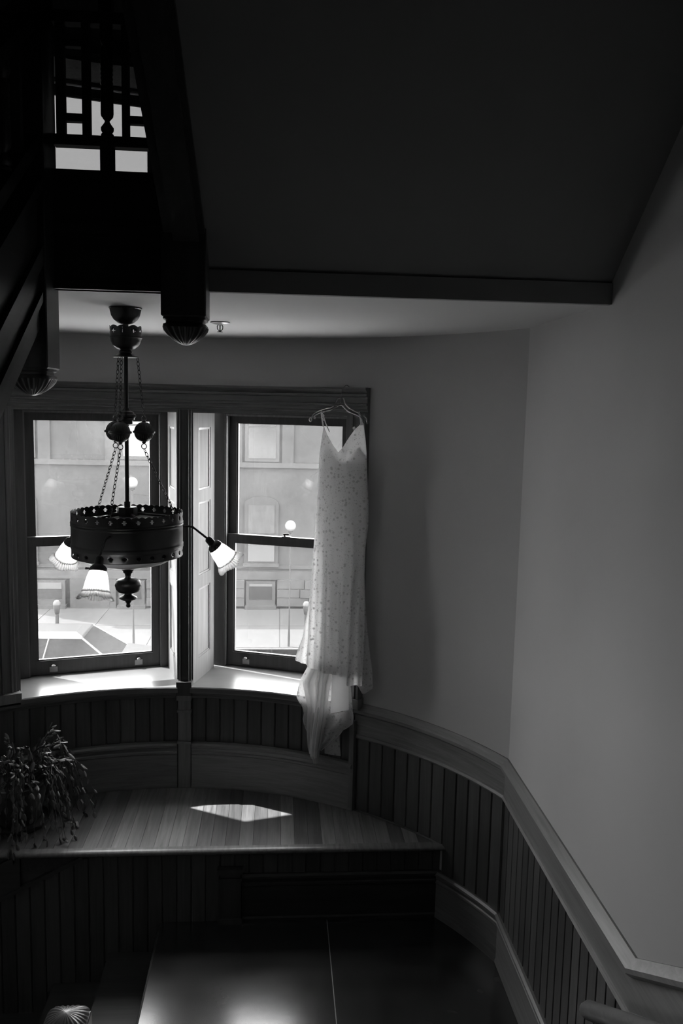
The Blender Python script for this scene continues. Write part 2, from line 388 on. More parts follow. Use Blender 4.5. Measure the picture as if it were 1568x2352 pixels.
MB().arc([(RW, 1.0), (1.925, 1.005), (1.918, 1.02), (1.905, 1.03), (1.905, 1.046), (RW, 1.046)], -30.2, 34.2).build('apron_moulding', WH, w2, smooth=30)
def arc_block(r, a0, a1, z0, z1): return [bowd(RW+.02, a0), bowd(r, a0), bowd(r, a1), bowd(RW+.02, a1)], z0, z1
pl = MB().prism(*arc_block(1.905, .85, 3.15, PLAT, 1.00)).prism(*arc_block(1.893, .7, 3.3, .72, .735)).prism(*arc_block(1.893, .7, 3.3, .92, .935)).prism(*arc_block(1.885, .65, 3.35, 1.0, 1.03))
pl.build('pilaster', WV, w2)
# ------------------------------------------------------------------ window casing
tr = struct(empty('trim_1', (CX, 5.0, 2.0)))
HP = [(RW, 2.905), (1.893, 2.905), (1.893, 2.893), (1.905, 2.885), (1.913, 2.872), (1.905, 2.868), (1.905, 2.856), (1.918, 2.852), (1.918, 2.818), (1.909, 2.815), (1.909, 2.806), (1.92, 2.803),
      (1.92, 2.785), (1.928, 2.782), (1.928, 2.770), (1.935, 2.766), (1.935, 2.752), (RW, 2.752)]
MB().arc(HP, -30.2, 35.3, 1.5).build('head_casing', WH, tr, smooth=25)
def leg_prof(a0, a1, flip=False):
    pts = [(0, .0), (0, .057), (.10, .057), (.14, .042), (.22, .036), (.25, .046), (.32, .046), (.34, .032), (.62, .032), (.65, .041), (.72, .041), (.74, .030), (.86, .030), (.88, .022), (1, .02), (1, 0)]
    if flip: pts = [(1-p, d) for p, d in pts][::-1]
    return [bowd(RW-d, a0+(a1-a0)*p) for p, d in pts]
MB().prism(leg_prof(35.3, 31.4), RAIL+.03, 2.76).build('side_casing', WV, tr)
MB().prism(leg_prof(-30.2, -26.5), RAIL+.03, 2.76).build('side_casing', WV, tr)
MB().prism(arc_block(1.885, 31.2, 35.5, 0, 0)[0], RAIL-.02, RAIL+.035).build('plinth_block', WV, tr)
MB().prism(arc_block(1.885, -30.4, -26.3, 0, 0)[0], RAIL-.02, RAIL+.035).build('plinth_block', WV, tr)
mp = [(0, 0), (0, .03), (.12, .03), (.16, .042), (.24, .042), (.28, .033), (.72, .033), (.76, .042), (.84, .042), (.88, .03), (1, .03), (1, 0)]
MB().prism([bowd(RW-d, .85+2.3*p) for p, d in mp], 1.03, 2.76).build('mullion_casing', SASHW, tr)
MB().prism(arc_block(1.885, .6, 3.4, 0, 0)[0], 1.03, 1.115).build('plinth_block', SASHW, tr)
# ------------------------------------------------------------------ windows
def window(name, p0, t, a_f, a_b, z0, z1, zm, glass, full=True):
    """p0: left end of the sash on plan, t: unit direction; a_f/a_b: front and back angles of the reveals."""
    W = .813; tx, ty = t; L = math.hypot(tx, ty); tx, ty = tx/L, ty/L; nx, ny = -ty, tx
    root = struct(empty(name, (p0[0]+tx*W/2, p0[1]+ty*W/2, z0)))
    def P(u, o, z): return Vector((p0[0]+tx*u+nx*o, p0[1]+ty*u+ny*o, z))
    def bar(b, u0, u1, o0, o1, za, zb):
        return b.obox(P((u0+u1)/2, (o0+o1)/2, (za+zb)/2), Vector((tx, ty, 0))*(u1-u0)/2, Vector((nx, ny, 0))*(o1-o0)/2, Vector((0, 0, 1))*(zb-za)/2)
    top = z1-.03
    # frame
    f = MB(); bar(f, -.075, 0, -.03, .082, z0-.01, top+.03); bar(f, W, W+.075, -.03, .082, z0-.01, top+.03); bar(f, -.075, W+.075, -.03, .082, top, top+.035)
    bar(f, -.075, W+.075, 0.02, .082, z0-.02, z0+.012)
    f.build('frame', SASHW, root)
    st_ = MB()
    for q0, q1 in ((-.012, .008), (W-.008, W+.012)): bar(st_, q0, q1, -.022, -.004, z0, top)
    bar(st_, -.012, W+.012, -.022, -.004, top-.012, top+.004)
    st_.build('stop_bead', WV, root)
    def sash(o, zb, zt, rb, rt):
        b = MB(); bar(b, .002, .052, o, o+.036, zb, zt); bar(b, W-.052, W-.002, o, o+.036, zb, zt)
        bar(b, .052, W-.052, o, o+.036, zb, zb+rb); bar(b, .052, W-.052, o, o+.036, zt-rt, zt)
        for q0, q1 in ((.05, .060), (W-.060, W-.05)): bar(b, q0, q1, o+.008, o+.028, zb+rb-.002, zt-rt+.002)
        bar(b, .052, W-.052, o+.008, o+.028, zb+rb-.001, zb+rb+.008); bar(b, .052, W-.052, o+.008, o+.028, zt-rt-.008, zt-rt+.001)
        return b
    up = sash(.042, zm-.045, top-.002, .045, .05).build('upper_sash', SASHW, root)
    g1 = MB(); bar(g1, .055, W-.055, .058, .061, zm-.002, top-.05); g1.build('pane', glass, up)
    lo = sash(0.0, z0+.004, zm+.018, .088, .052).build('lower_sash', SASHW, root)
    g2 = MB(); bar(g2, .055, W-.055, .016, .019, z0+.09, zm-.032); g2.build('pane', glass, lo)
    if full:
        for u in (.145, W-.145):
            h = MB(); bar(h, u-.024, u+.024, -.004, 0, z0+.018, z0+.052); bar(h, u-.013, u+.013, -.020, -.002, z0+.050, z0+.056)
            h.lathe([(.0005, -.006), (.012, -.004), (.0135, .002), (.009, .008), (.0005, .0095)], P(u, -.015, z0+.060), 12)
            h.build('sash_lift', BRASS, lo, smooth=40)
        k = MB(); bar(k, W/2-.028, W/2+.028, .004, .03, zm+.018, zm+.022); k.tube([P(W/2-.012, .016, zm+.022), P(W/2-.012, .016, zm+.034)], .007, 8)
        k.tube([P(W/2-.02, .012, zm+.034), P(W/2+.014, .022, zm+.036)], .0055, 8); k.build('sash_lock', IRON, lo, smooth=40)
        # sill
        MB().arc([(1.886, z0-.038), (1.882, z0-.03), (1.882, z0-.006), (1.888, z0), (2.36, z0), (2.36, z0-.038)], a_f[0]+.02, a_f[1]-.02).build('sill', SILLW, root, smooth=30)
        MB().arc([(1.94, z1-.022), (2.27, z1-.022), (2.27, z1), (1.94, z1)], a_f[0], a_f[1]).build('head_lining', PANELW, root, smooth=30)
        # panelled reveals
        for s, (af, ab) in enumerate(zip(a_f, a_b)):
            A = Vector((*bowd(1.945, af), 0)); B = Vector((*bowd(2.30, ab), 0)); d = (B-A); Ln = d.length; d.normalize()
            nrm = Vector((d.y, -d.x, 0)); mid = P(W/2, 0, 0); mid.z = 0
            if nrm.dot(mid-A) < 0: nrm = -nrm
            def rb(b, s0, s1, h0, h1, za, zb): return b.obox(A+d*(s0+s1)/2*Ln+nrm*(h0+h1)/2+Vector((0, 0, (za+zb)/2)), d*(s1-s0)/2*Ln, nrm*(h1-h0)/2, Vector((0, 0, (zb-za)/2)))
            b = MB(); rb(b, 0, 1, -.004, .004, z0, top+.02); sp = b.build('shutter_panel', PANELW, root)
            b = MB(); rb(b, 0, .25, .004, .012, z0, top+.02); rb(b, .80, 1, .004, .012, z0, top+.02); b.build('stile', PANELW, sp)
            H = top-z0
            for q0, q1 in ((0, .085), (.35, .40), (.675, .72), (.95, 1.01)):
                b = MB(); rb(b, .25, .80, .004, .012, z0+H*q0, z0+H*q1); b.build('panel_rail', PANELW, sp)
            for q0, q1 in ((.085, .35), (.40, .675), (.72, .95)):
                b = MB(); rb(b, .25, .29, .004, .009, z0+H*q0, z0+H*q1); rb(b, .76, .80, .004, .009, z0+H*q0, z0+H*q1)
                rb(b, .29, .76, .004, .009, z0+H*q0, z0+H*q0+.012); rb(b, .29, .76, .004, .009, z0+H*q1-.012, z0+H*q1); b.build('panel_moulding', WV, sp)
    else:
        MB().arc([(1.90, z0-.04), (1.90, z0), (2.36, z0), (2.36, z0-.04)], a_f[0], a_f[1]).build('sill', SILLW, root, smooth=30)
        MB().arc([(1.90, z1+.10), (1.90, z1+.08), (1.92, z1+.06), (1.92, z1+.03), (1.91, z1+.02), (1.93, z1), (1.93, z1-.02), (2.37, z1-.02), (2.37, z1+.002), (RW, z1+.002), (RW, z1+.10)], a_f[0]-3, a_f[1]+3).build('head_casing', PANELW, root, smooth=25)
        for a0, a1 in ((a_f[0]-3, a_f[0]), (a_f[1], a_f[1]+3)):
            MB().prism(arc_block(1.915, a0, a1, 0, 0)[0], z0, z1).build('side_casing', WV, root)
    return root
window('window_1', (-1.53, 5.172), (.781, .226), (-26.5, .9), (-25.2, -1.7), RAIL, HEAD, 1.945, GLASS)
window('window_2', (-.33, 5.415), (.943, -.332), (3.1, 31.4), (5.1, 29.2), RAIL, HEAD, 1.945, GLASS)
window('window_3', (-1.53, 5.172), (.781, .226), (-26.5, .9), (-25.2, -1.7), 3.62, 4.665, 4.02, GLASS_UP, False)
# ------------------------------------------------------------------ wainscot: curved flank and right wall
def rail_prof(): return [(0, .875), (.022, .875), (.028, .885), (.022, .897), (.016, .90), (.016, 1.018), (.024, 1.022), (.040, 1.035), (.040, 1.052), (.008, 1.085), (0, 1.085)]
t3 = struct(empty('trim_3', (.9, 4.3, .9)))
MB().arc([(RW-d, z) for d, z in rail_prof()], 34.2, 65.72).build('chair_rail', WH, t3, smooth=30)
MB().arc([(RW-d, z) for d, z in rail_prof()], -66, -30.2).build('chair_rail', WH, t3, smooth=30)
MB().prism(arc_block(1.905, 33.6, 34.5, 0, 0)[0], PLAT, .98).build('corner_strip', WV, t3)
arc_boards(t3, 34.6, 65.4, .084, lambda a: (PLAT if bowd(RW, a)[1] > 4.27 else .26, .885))
arc_boards(t3, -65, -30.4, .084, lambda a: (PLAT if bowd(RW, a)[1] > 4.27 else .0, .885))
YC = CY+math.sqrt(RW**2-(XR-CX)**2)
RS = .60                                        # rake of the lower flight
def rk_z(y): return max(0.0, (2.375-y)*RS)
t5 = struct(empty('trim_5', (XR, 3.0, .5)))
def on_wall(prof, ys, zf): return MB().loft([[(XR-d, y, z+zf(y)) for d, z in prof] for y in ys])
on_wall(rail_prof(), (YC, 2.375, 1.2), rk_z).build('chair_rail', WY, t5, smooth=30)
bwid = .0815; y = YC-.012; cache = None
while y > 1.5:
    yc = y-bwid/2; h = .885+rk_z(yc)-.262
    if rk_z(yc) == 0: cache = cache or board_mesh(bwid-.0012, h); me = cache
    else: me = board_mesh(bwid-.0012, h)
    link('board', me, t5, None, Matrix.Translation((XR, yc, .262)) @ Matrix.Rotation(-pi/2, 4, 'Z')); y -= bwid
on_wall(base_prof(0, .27), (YC+.0, 2.2), lambda y: 0).build('board', WY, struct(empty('baseboard_right', (XR, 3.0, 0))), smooth=30)
a53 = math.degrees(math.acos((4.285-CY)/RW))
MB().arc([(RW-d, z) for d, z in base_prof(0, .27)], a53, 65.72).build('board', WH, struct(empty('baseboard_flank', (1.05, 4.08, 0))), smooth=30)
# handrail on the right wall
hr = empty('handrail', (1.08, 2.5, .76))
tag(hr, 'round-ended oak handrail fixed to the boarded wall beside the rising stair', 'handrail')
hp = [(1.085, 2.585, .745), (1.085, 2.575, .752), (1.085, 2.55, .77), (1.085, 1.2, .77+1.35*.62)]
MB().tube(hp, [.012, .026, .032, .032], 14).build('grip', WY, hr, smooth=50)
for yy in (2.4, 1.7):
    zz = .77+(2.55-yy)*.62; MB().tube([(1.085, yy, zz-.02), (1.085, yy, zz-.05), (1.155, yy, zz-.08)], .008, 8).build('bracket', IRON, hr, smooth=50)
# ------------------------------------------------------------------ newels, well fascia, balustrades
def drop_mb(cx, cy, h, z0, sgn, N=144):
    """square fluted acorn; sgn -1 hangs down from z0, +1 stands up."""
    prof = [(1.02, 0), (1.02, .08), (.90, .12), (.90, .22), (1.02, .26), (1.07, .36), (1.02, .48), (.86, .64), (.62, .80), (.36, .92), (.14, .985), (.02, 1.0)]
    rings = []
    for k, (q, hz) in enumerate(prof):
        ring = []
        for i in range(N):
            a = 2*pi*i/N; c, s = cos(a), sin(a)
            e = 7 if k < 5 else 4.5
            rr = (abs(c)**e+abs(s)**e)**(-1/e)
            fl = 1-.085*(1 if k >= 6 else 0)*(.5+.5*cos(24*a))
            ring.append((cx+h*q*rr*fl*c, cy+h*q*rr*fl*s, z0+sgn*(.088 if sgn < 0 else .055)*hz))
        rings.append(ring)
    return MB().loft(rings)
def newel(name, label, x0, x1, y0, y1, z0, z1, sgn):
    r = empty(name, ((x0+x1)/2, (y0+y1)/2, z0)); tag(r, label, 'newel post', 'carved newel posts')
    b = MB().prism([(x0,y0),(x1,y0),(x1,y1),(x0,y1)], z0, z1)
    o = b.build('shaft', DV, r); mod(o, 'BEVEL', width=.004, segments=1)
    drop_mb((x0+x1)/2, (y0+y1)/2, (x1-x0)/2-.004, z0 if sgn < 0 else z1, sgn).build('acorn_drop' if sgn < 0 else 'carved_cap', DV, r, smooth=40)
    return r
newel('newel_post', 'dark newel at the well corner, its fluted drop hanging beside the sprinkler', -.385, -.240, 2.80, 2.955, 3.078, 4.9, -1)
newel('newel_post', 'dark newel with the lower-hanging fluted drop above the window head, at the left flight', -.885, -.745, 2.80, 2.955, 2.900, 4.9, -1)
newel('newel_post', 'low newel whose fluted square cap peeps up from the stair below', -.825, -.672, 2.79, 2.945, -1.2, .525, 1)
fa = struct(empty('trim_6', (-.565, YH, 3.3)))
for d, z0, z1 in ((.0, 3.165, 3.54), (.018, 3.165, 3.185), (.010, 3.335, 3.385), (.02, 3.375, 3.386), (.012, 3.52, 3.545)):
    MB().box((-.75, YH-.03-d, z0), (-.38, YH+.01, z1)).build('fascia_board', DX, fa)
def turned(b, x, y, z0, z1, r=.021):
    H = z1-z0
    prof = [(r, z0), (r, z0+.008), (r*.75, z0+.014), (r, z0+.022), (r, z0+.030), (r*.6, z0+.041), (r*.38, z0+.049), (r*.40, z0+.052), (r*.93, z0+.066), (r, z0+.074)]
    for k in range(6): zz = z0+.45*H+k*.014; prof += [(r*.98, zz), (r*.86, zz+.007)]
    prof += [(r, z0+.70*H), (r, z1-.072), (r*.6, z1-.058), (r*.8, z1-.052), (r*1.12, z1-.036), (r*1.12, z1-.028), (r*.9, z1-.02), (r, z1-.012), (r, z1)]
    return b.lathe(prof, (x, y, 0), 14)
bl = empty('balustrade', (-.565, YH, 3.56)); tag(bl, 'dark level balustrade with turned posts and ladder bars across the stair well', 'balustrade', 'stair balustrades')
yb = YH
MB().box((-.744, yb-.02, 3.627), (-.386, yb+.02, 3.660)).build('bottom_rail', DX, bl)
MB().box((-.744, yb-.02, 4.004), (-.386, yb+.02, 4.040)).build('middle_rail', DX, bl)
MB().box((-.744, yb-.035, 4.16), (-.386, yb+.035, 4.23)).build('handrail', DX, bl)
pxx = lambda zx: -.587+(zx/3.015-240)*2.937/1921
for zc in (340, 750):
    b = MB(); turned(b, pxx(zc), yb, 3.660, 4.004); b.build('turned_baluster', DV, bl, smooth=40)
    MB().box((pxx(zc)-.021, yb-.02, 3.54), (pxx(zc)+.021, yb+.02, 3.627)).build('baluster_block', DV, bl)
    MB().box((pxx(zc)-.021, yb-.02, 4.040), (pxx(zc)+.021, yb+.02, 4.16)).build('baluster_block', DV, bl)
for za, zb2 in ((433, 487), (597, 646), (848, 892), (1003, 1050)):
    MB().box((pxx(za), yb-.014, 3.660), (pxx(zb2), yb+.014, 4.004)).build('bar', DV, bl)
for za, zb2 in ((487, 597), (892, 1003)):
    for z0, z1 in ((3.704, 3.728), (3.934, 3.957)):
        MB().box((pxx(za)-.002, yb-.012, z0-.0), (pxx(zb2)+.002, yb+.012, z1)).build('rung', DX, bl)
# stringers
def stringer(name, label, pts, m):
    r = tag(empty(name, pts[0][0]), label, 'stair string', 'stair strings')
    return r
ss = tag(empty('stair_string', (-.31, YH-.1, 3.3)), 'dark moulded string of the upper flight rising from the hanging newel', 'stair string', 'stair strings')
def skew(x, y): return x-(YH-.14-y)*.052
def sbar(x0, x1, d0, d1, ya, yb2, zf, nm, m, parent):
    b = MB(); pts = []
    for yq in (ya, yb2):
        pts += [(skew(x0, yq), yq, zf(yq)+d0), (skew(x1, yq), yq, zf(yq)+d0), (skew(x1, yq), yq, zf(yq)+d1), (skew(x0, yq), yq, zf(yq)+d1)]
    b.add(pts, [(0,3,2,1),(4,5,6,7),(0,1,5,4),(1,2,6,5),(2,3,7,6),(3,0,4,7)]); return b.build(nm, m, parent)
zr = lambda y: 3.245+(YH-y)*SL
sbar(-.375, -.244, -.02, .36, 2.80, -.4, zr, 'board', DY, ss)
sbar(-.345, -.262, -.045, -.018, 2.80, -.4, zr, 'bottom_moulding', DY, ss)
sbar(-.385, -.243, .32, .36, 2.80, -.4, zr, 'top_moulding', DY, ss)
sl = tag(empty('stair_string', (-.77, 2.3, 2.8)), 'grey-lit side string of the left flight, two dark mouldings along its slope', 'stair string', 'stair strings')
def lbar(x0, x1, d0, d1, nm, m, parent, ya=2.79, yb2=-.8):
    b = MB(); pts = []
    for yq in (ya, yb2): pts += [(x0, yq, zl(yq)+d0), (x1, yq, zl(yq)+d0), (x1, yq, zl(yq)+d1), (x0, yq, zl(yq)+d1)]
    b.add(pts, [(0,3,2,1),(4,5,6,7),(0,1,5,4),(1,2,6,5),(2,3,7,6),(3,0,4,7)]); return b.build(nm, m, parent)
lbar(-.81, -.765, 0, .46, 'board', DY, sl); lbar(-.80, -.752, .085, .115, 'moulding', DY, sl); lbar(-.80, -.748, .20, .26, 'moulding', DY, sl); lbar(-.82, -.745, .43, .47, 'cap_moulding', DY, sl)
b2 = tag(empty('balustrade', (-.78, 2.3, 3.2)), 'sloping dark balustrade of the left flight rising to the hanging newel', 'balustrade', 'stair balustrades')
lbar(-.805, -.755, .545, .595, 'bottom_rail', DY, b2); lbar(-.805, -.755, .90, .95, 'middle_rail', DY, b2); lbar(-.815, -.745, 1.05, 1.12, 'handrail', DY, b2)
for k in range(16):
    yq = 2.66-.135*k
    if k % 2: b = MB(); turned(b, -.78, yq, zl(yq)+.595, zl(yq)+.90); b.build('turned_baluster', DV, b2, smooth=40)
    else: MB().box((-.792, yq-.014, zl(yq)+.58), (-.768, yq+.014, zl(yq)+.91)).build('bar', DV, b2)
# ------------------------------------------------------------------ sprinkler
spx, spy = bow(0, 0)[0]+.339, 4.05
sp = tag(empty('ceiling_sprinkler', (spx, spy, CEIL)), 'small metal sprinkler head on the pale ceiling beside the hanging newel', 'sprinkler')
MB().lathe([(.001, CEIL), (.045, CEIL), (.047, CEIL-.004), (.03, CEIL-.009), (.012, CEIL-.012), (.001, CEIL-.013)], (spx, spy, 0), 24).build('escutcheon', BRASS, sp, smooth=40)
b = MB()
for s in (-1, 1): b.tube([(spx+s*.006, spy, CEIL-.01), (spx+s*.013, spy, CEIL-.02), (spx+s*.012, spy, CEIL-.032), (spx+s*.003, spy, CEIL-.042)], .0022, 6)
b.tube([(spx, spy, CEIL-.01), (spx, spy, CEIL-.042)], .003, 6)
b.build('frame_arms', IRON, sp, smooth=40)
MB().lathe([(.001, CEIL-.046), (.013, CEIL-.046), (.013, CEIL-.044), (.001, CEIL-.042)], (spx, spy, 0), 16).build('deflector', IRON, sp)
# ------------------------------------------------------------------ chandelier
HX, HY = -.628, 3.54
def shade_mat(nm, k):
    global t_, N_, L_, out_
    SHADE_M, t_, N_, L_, out_ = base_mat(nm)
    _tr = N_('ShaderNodeBsdfTransparent'); _tl = N_('ShaderNodeBsdfTranslucent'); _tl.inputs[0].default_value = g(.95)
    _gl = N_('ShaderNodeBsdfGlossy'); _gl.inputs['Roughness'].default_value = .12
    _a = N_('ShaderNodeMixShader'); _a.inputs[0].default_value = k; L_(_tr.outputs[0], _a.inputs[1]); L_(_tl.outputs[0], _a.inputs[2])
    _f = N_('ShaderNodeLayerWeight'); _f.inputs[0].default_value = .12
    _b = N_('ShaderNodeMixShader'); L_(_f.outputs['Fresnel'], _b.inputs[0]); L_(_a.outputs[0], _b.inputs[1]); L_(_gl.outputs[0], _b.inputs[2]); L_(_b.outputs[0], out_.inputs[0])
    return SHADE_M
SHADE_M = shade_mat('cut_glass', .7); RIM_M = shade_mat('clear_ribbed_glass', .55)
BULB = emit('lit_bulb', 26.0)
OPAL = plain('opal_glass', .75, .25)
ch = empty('chandelier', (HX, HY, CEIL))
tag(ch, 'dark iron chandelier with pierced drum, three chains of ribbed balls and three bell glass shades', 'chandelier')
C0 = (HX, HY, 0)
MB().lathe([(.066, 3.179), (.066, 3.174), (.063, 3.172), (.062, 3.165), (.057, 3.146), (.047, 3.130), (.030, 3.117), (.012, 3.112), (.002, 3.112)], C0, 40).build('canopy', IRON, ch, smooth=40)
def pierced(R, z0, z1, n, cols, holes, scal, th, nm, parent, rows_per=.0036, grooves=()):
    """sheet-metal ring with cross-shaped holes; holes: (zc, half height, half width in columns), scal: (amp top, amp bottom)."""
    NC = n*cols; nr = max(6, int((z1-z0)/rows_per)); b = MB(); rings = []
    for j in range(nr+1):
        z = z0+(z1-z0)*j/nr; ring = []
        for i in range(NC):
            a = 2*pi*i/NC; s = abs(sin(pi*scal[2]*i/NC))
            w = min(1, max(0, (z-(z1-.012))/.012)); w0 = min(1, max(0, (z0+.012-z)/.012))
            zz = z-scal[0]*(1-s)*w+scal[1]*(1-s)*w0
            rr = R
            for gz in grooves:
                if abs(z-gz) < .0045: rr += .0022
            ring.append((HX+rr*sin(a), HY+rr*cos(a), zz))
        rings.append(ring)
    vs = [p for r in rings for p in r]; fs = []
    for j in range(nr):
        zm = z0+(z1-z0)*(j+.5)/nr
        for i in range(NC):
            c = (i % cols)-(cols-1)/2; cut = False
            for zc, hh, hw in holes:
                dz = abs(zm-zc)
                if (abs(c) <= hw*.45 and dz < hh) or (abs(c) <= hw and dz < hh*.36): cut = True
            if not cut: fs.append((j*NC+i, j*NC+(i+1)%NC, (j+1)*NC+(i+1)%NC, (j+1)*NC+i))
    b.add(vs, fs); o = b.build(nm, IRON, parent, smooth=50); mod(o, 'SOLIDIFY', thickness=th, offset=-1); return o
MB().lathe([(.012, 3.115), (.012, 3.02)], C0, 12).build('stem', IRON, ch, smooth=40)
pierced(.0635, 3.060, 3.106, 9, 9, ((3.086, .010, 2),), (.007, 0, 9), .0015, 'crown', ch, .003)
MB().lathe([(.002, 3.058), (.060, 3.060), (.0665, 3.060), (.0665, 3.057), (.063, 3.054), (.061, 3.045), (.053, 3.028), (.036, 3.014), (.022, 3.010), (.024, 3.004), (.028, 3.001), (.027, 2.998), (.034, 2.993), (.042, 2.986), (.052, 2.982), (.052, 2.979), (.002, 2.981)], C0, 40).build('bowl', IRON, ch, smooth=40)
MB().tube([(HX, HY, 3.0), (HX, HY, 2.35)], .0085, 12).build('rod', IRON, ch, smooth=40)
MB().lathe([(.009, 2.775), (.014, 2.768), (.016, 2.762), (.030, 2.757), (.031, 2.750), (.038, 2.746), (.040, 2.738), (.034, 2.733), (.033, 2.725), (.026, 2.721), (.024, 2.708), (.011, 2.704), (.009, 2.700)], C0, 32).build('collar', IRON, ch, smooth=40)
def chain(p, q, nm):
    p, q = Vector(p), Vector(q); L = (q-p).length; pitchl = .0165; n = max(2, int(L/pitchl)); b = MB()
    d = (q-p).normalized(); u = d.orthogonal().normalized(); v = d.cross(u)
    for k in range(n):
        c = p+(q-p)*(k+.5)/n; w = u if k % 2 else v
        M = Matrix((w, d, w.cross(d))).transposed()
        b.torus(c, .0058, .0016, M, 9, 4, st=1.65)
    return b.build(nm, IRON, ch, smooth=60)
for ang in (70.7, 190.6, 310.6):
    a = rad(ang); bx, by = HX+.071*sin(a), HY+.071*cos(a); bz = 2.675
    chain((HX+.047*sin(a), HY+.047*cos(a), 2.98), (bx, by, 2.742), 'chain')
    rib = lambda t, k, r, z: 1-(.045*(.5+.5*cos(28*t)) if r > .012 and abs(z-bz) > .006 else 0)
    pr = [(.003, bz+.047), (.008, bz+.046), (.008, bz+.043)]+[(.0405*cos(q), bz+.0425*sin(q)) for q in [rad(78-11*k) for k in range(7)]]+[(.0405, bz+.005), (.0455, bz+.004), (.0460, bz), (.0455, bz-.004), (.0405, bz-.005)]+[(.0405*cos(q), bz-.0425*sin(q)) for q in [rad(12+11*k) for k in range(7)]]+[(.008, bz-.043), (.008, bz-.047), (.003, bz-.048)]
    bo = MB().lathe(pr, (bx, by, 0), 56, rib).build('counterweight_ball', IRON, ch, smooth=30)
    for zc in (bz+.058, bz-.060):
        MB().torus((bx, by, zc), .0105, .0019, Matrix.Rotation(pi/2, 3, 'X') @ Matrix.Rotation(0, 3, 'Y'), 16, 6).build('ring', IRON, bo, smooth=60)
    chain((bx, by, bz-.071), (HX+.205*sin(a), HY+.205*cos(a), 2.315), 'chain')
pierced(.2285, 2.158, 2.346, 26, 12, ((2.324, .0088, 2), (2.178, .0088, 2)), (.0065, .0, 52), .002, 'drum', ch, .0034, (2.300, 2.290, 2.208, 2.200))
MB().lathe([(.226, 2.300), (.12, 2.316), (.05, 2.326), (.05, 2.322), (.12, 2.312), (.226, 2.296)], C0, 48).build('top_plate', BRASS, ch, smooth=40)
hb = MB().lathe([(.002, 2.362), (.040, 2.362), (.042, 2.358), (.042, 2.326), (.002, 2.326)], C0, 8); hb.tube([(HX, HY, 2.36), (HX, HY, 2.385)], .0125, 12); hb.build('hub', IRON, ch)
for k in range(4):
    q = rad(45+90*k+12); MB().tube([(HX+.04*sin(q), HY+.04*cos(q), 2.332), (HX+.222*sin(q), HY+.222*cos(q), 2.306)], .006, 6).build('spoke_bar', IRON, ch)
MB().lathe([(.215, 2.168), (.20, 2.150), (.16, 2.128), (.10, 2.112), (.04, 2.106), (.002, 2.105)], C0, 48).build('opal_bowl', OPAL, ch, smooth=40)
MB().lathe([(.036, 2.112), (.036, 2.106), (.030, 2.102), (.032, 2.098), (.027, 2.093), (.020, 2.088), (.021, 2.083), (.014, 2.077), (.011, 2.062), (.018, 2.056), (.040, 2.052), (.050, 2.046), (.0535, 2.036), (.056, 2.028), (.0535, 2.022), (.052, 2.012), (.044, 2.000), (.026, 1.994), (.015, 1.990), (.018, 1.985), (.036, 1.976), (.038, 1.971), (.030, 1.965), (.016, 1.962), (.012, 1.958), (.013, 1.954), (.008, 1.950), (.008, 1.945), (.010, 1.940), (.008, 1.932), (.002, 1.929)], C0, 36).build('finial', IRON, ch, smooth=70)
for ang, tilt in ((69, 42), (187.5, 20), (309, 30)):
    a = rad(ang); D = Vector((sin(a), cos(a), 0)); Z = Vector((0, 0, 1)); O = Vector((HX, HY, 0))
    pt = lambda r, z: O+D*r+Z*z
    ar = MB().tube([pt(.222, 2.269), pt(.265, 2.268), pt(.280, 2.264), pt(.290, 2.256), pt(.352, 2.205)], .0048, 10).build('arm', IRON, ch, smooth=50)
    ax = (D*sin(rad(tilt))-Z*cos(rad(tilt))).normalized(); sd = ax.cross(Z).normalized(); upv = sd.cross(ax)
    MX = Matrix((sd, upv, ax)).transposed()
    base = pt(.345, 2.211)
    MB().lathe([(.006, -.004), (.012, 0), (.016, .006), (.017, .030), (.024, .034), (.031, .042), (.034, .052), (.034, .056), (.028, .056), (.002, .050)], base, 24, None, MX).build('socket', IRON, ar, smooth=40)
    MB().tube([base+MX @ Vector((.03, 0, .046)), base+MX @ Vector((.05, 0, .046))], [.003, .005], 8).build('thumb_screw', IRON, ar, smooth=40)
    def ruf(t, k, r, z): return 1+((.012+.035*min(1, max(0, (z-.115)/.02)))*cos(36*t))+(.05*max(0, (z-.13)/.03)*cos(5*t))
    o = MB()
    prof = [(.030, .050), (.032, .060), (.036, .072), (.040, .088), (.043, .105), (.046, .122), (.050, .136), (.056, .147), (.062, .155), (.066, .160)]
    rings = []
    for k, (r, z) in enumerate(prof):
        rings.append([base+MX @ Vector((r*ruf(2*pi*i/216, k, r, z)*cos(2*pi*i/216), r*ruf(2*pi*i/216, k, r, z)*sin(2*pi*i/216), z+(.004*cos(5*2*pi*i/216)*max(0, (z-.13)/.03)))) for i in range(216)])
    o.loft(rings[:7], True, False); oo = o.build('glass_shade', SHADE_M, ar, smooth=60); mod(oo, 'SOLIDIFY', thickness=.0025, offset=0)
    o = MB().loft(rings[6:], True, False); oo = o.build('fluted_rim', RIM_M, ar, smooth=60); mod(oo, 'SOLIDIFY', thickness=.0025, offset=0)
    MB().lathe([(.002, .050), (.012, .052), (.013, .062), (.019, .075), (.024, .092), (.022, .108), (.013, .119), (.002, .122)], base, 20, None, MX).build('bulb', BULB, ar, smooth=60)
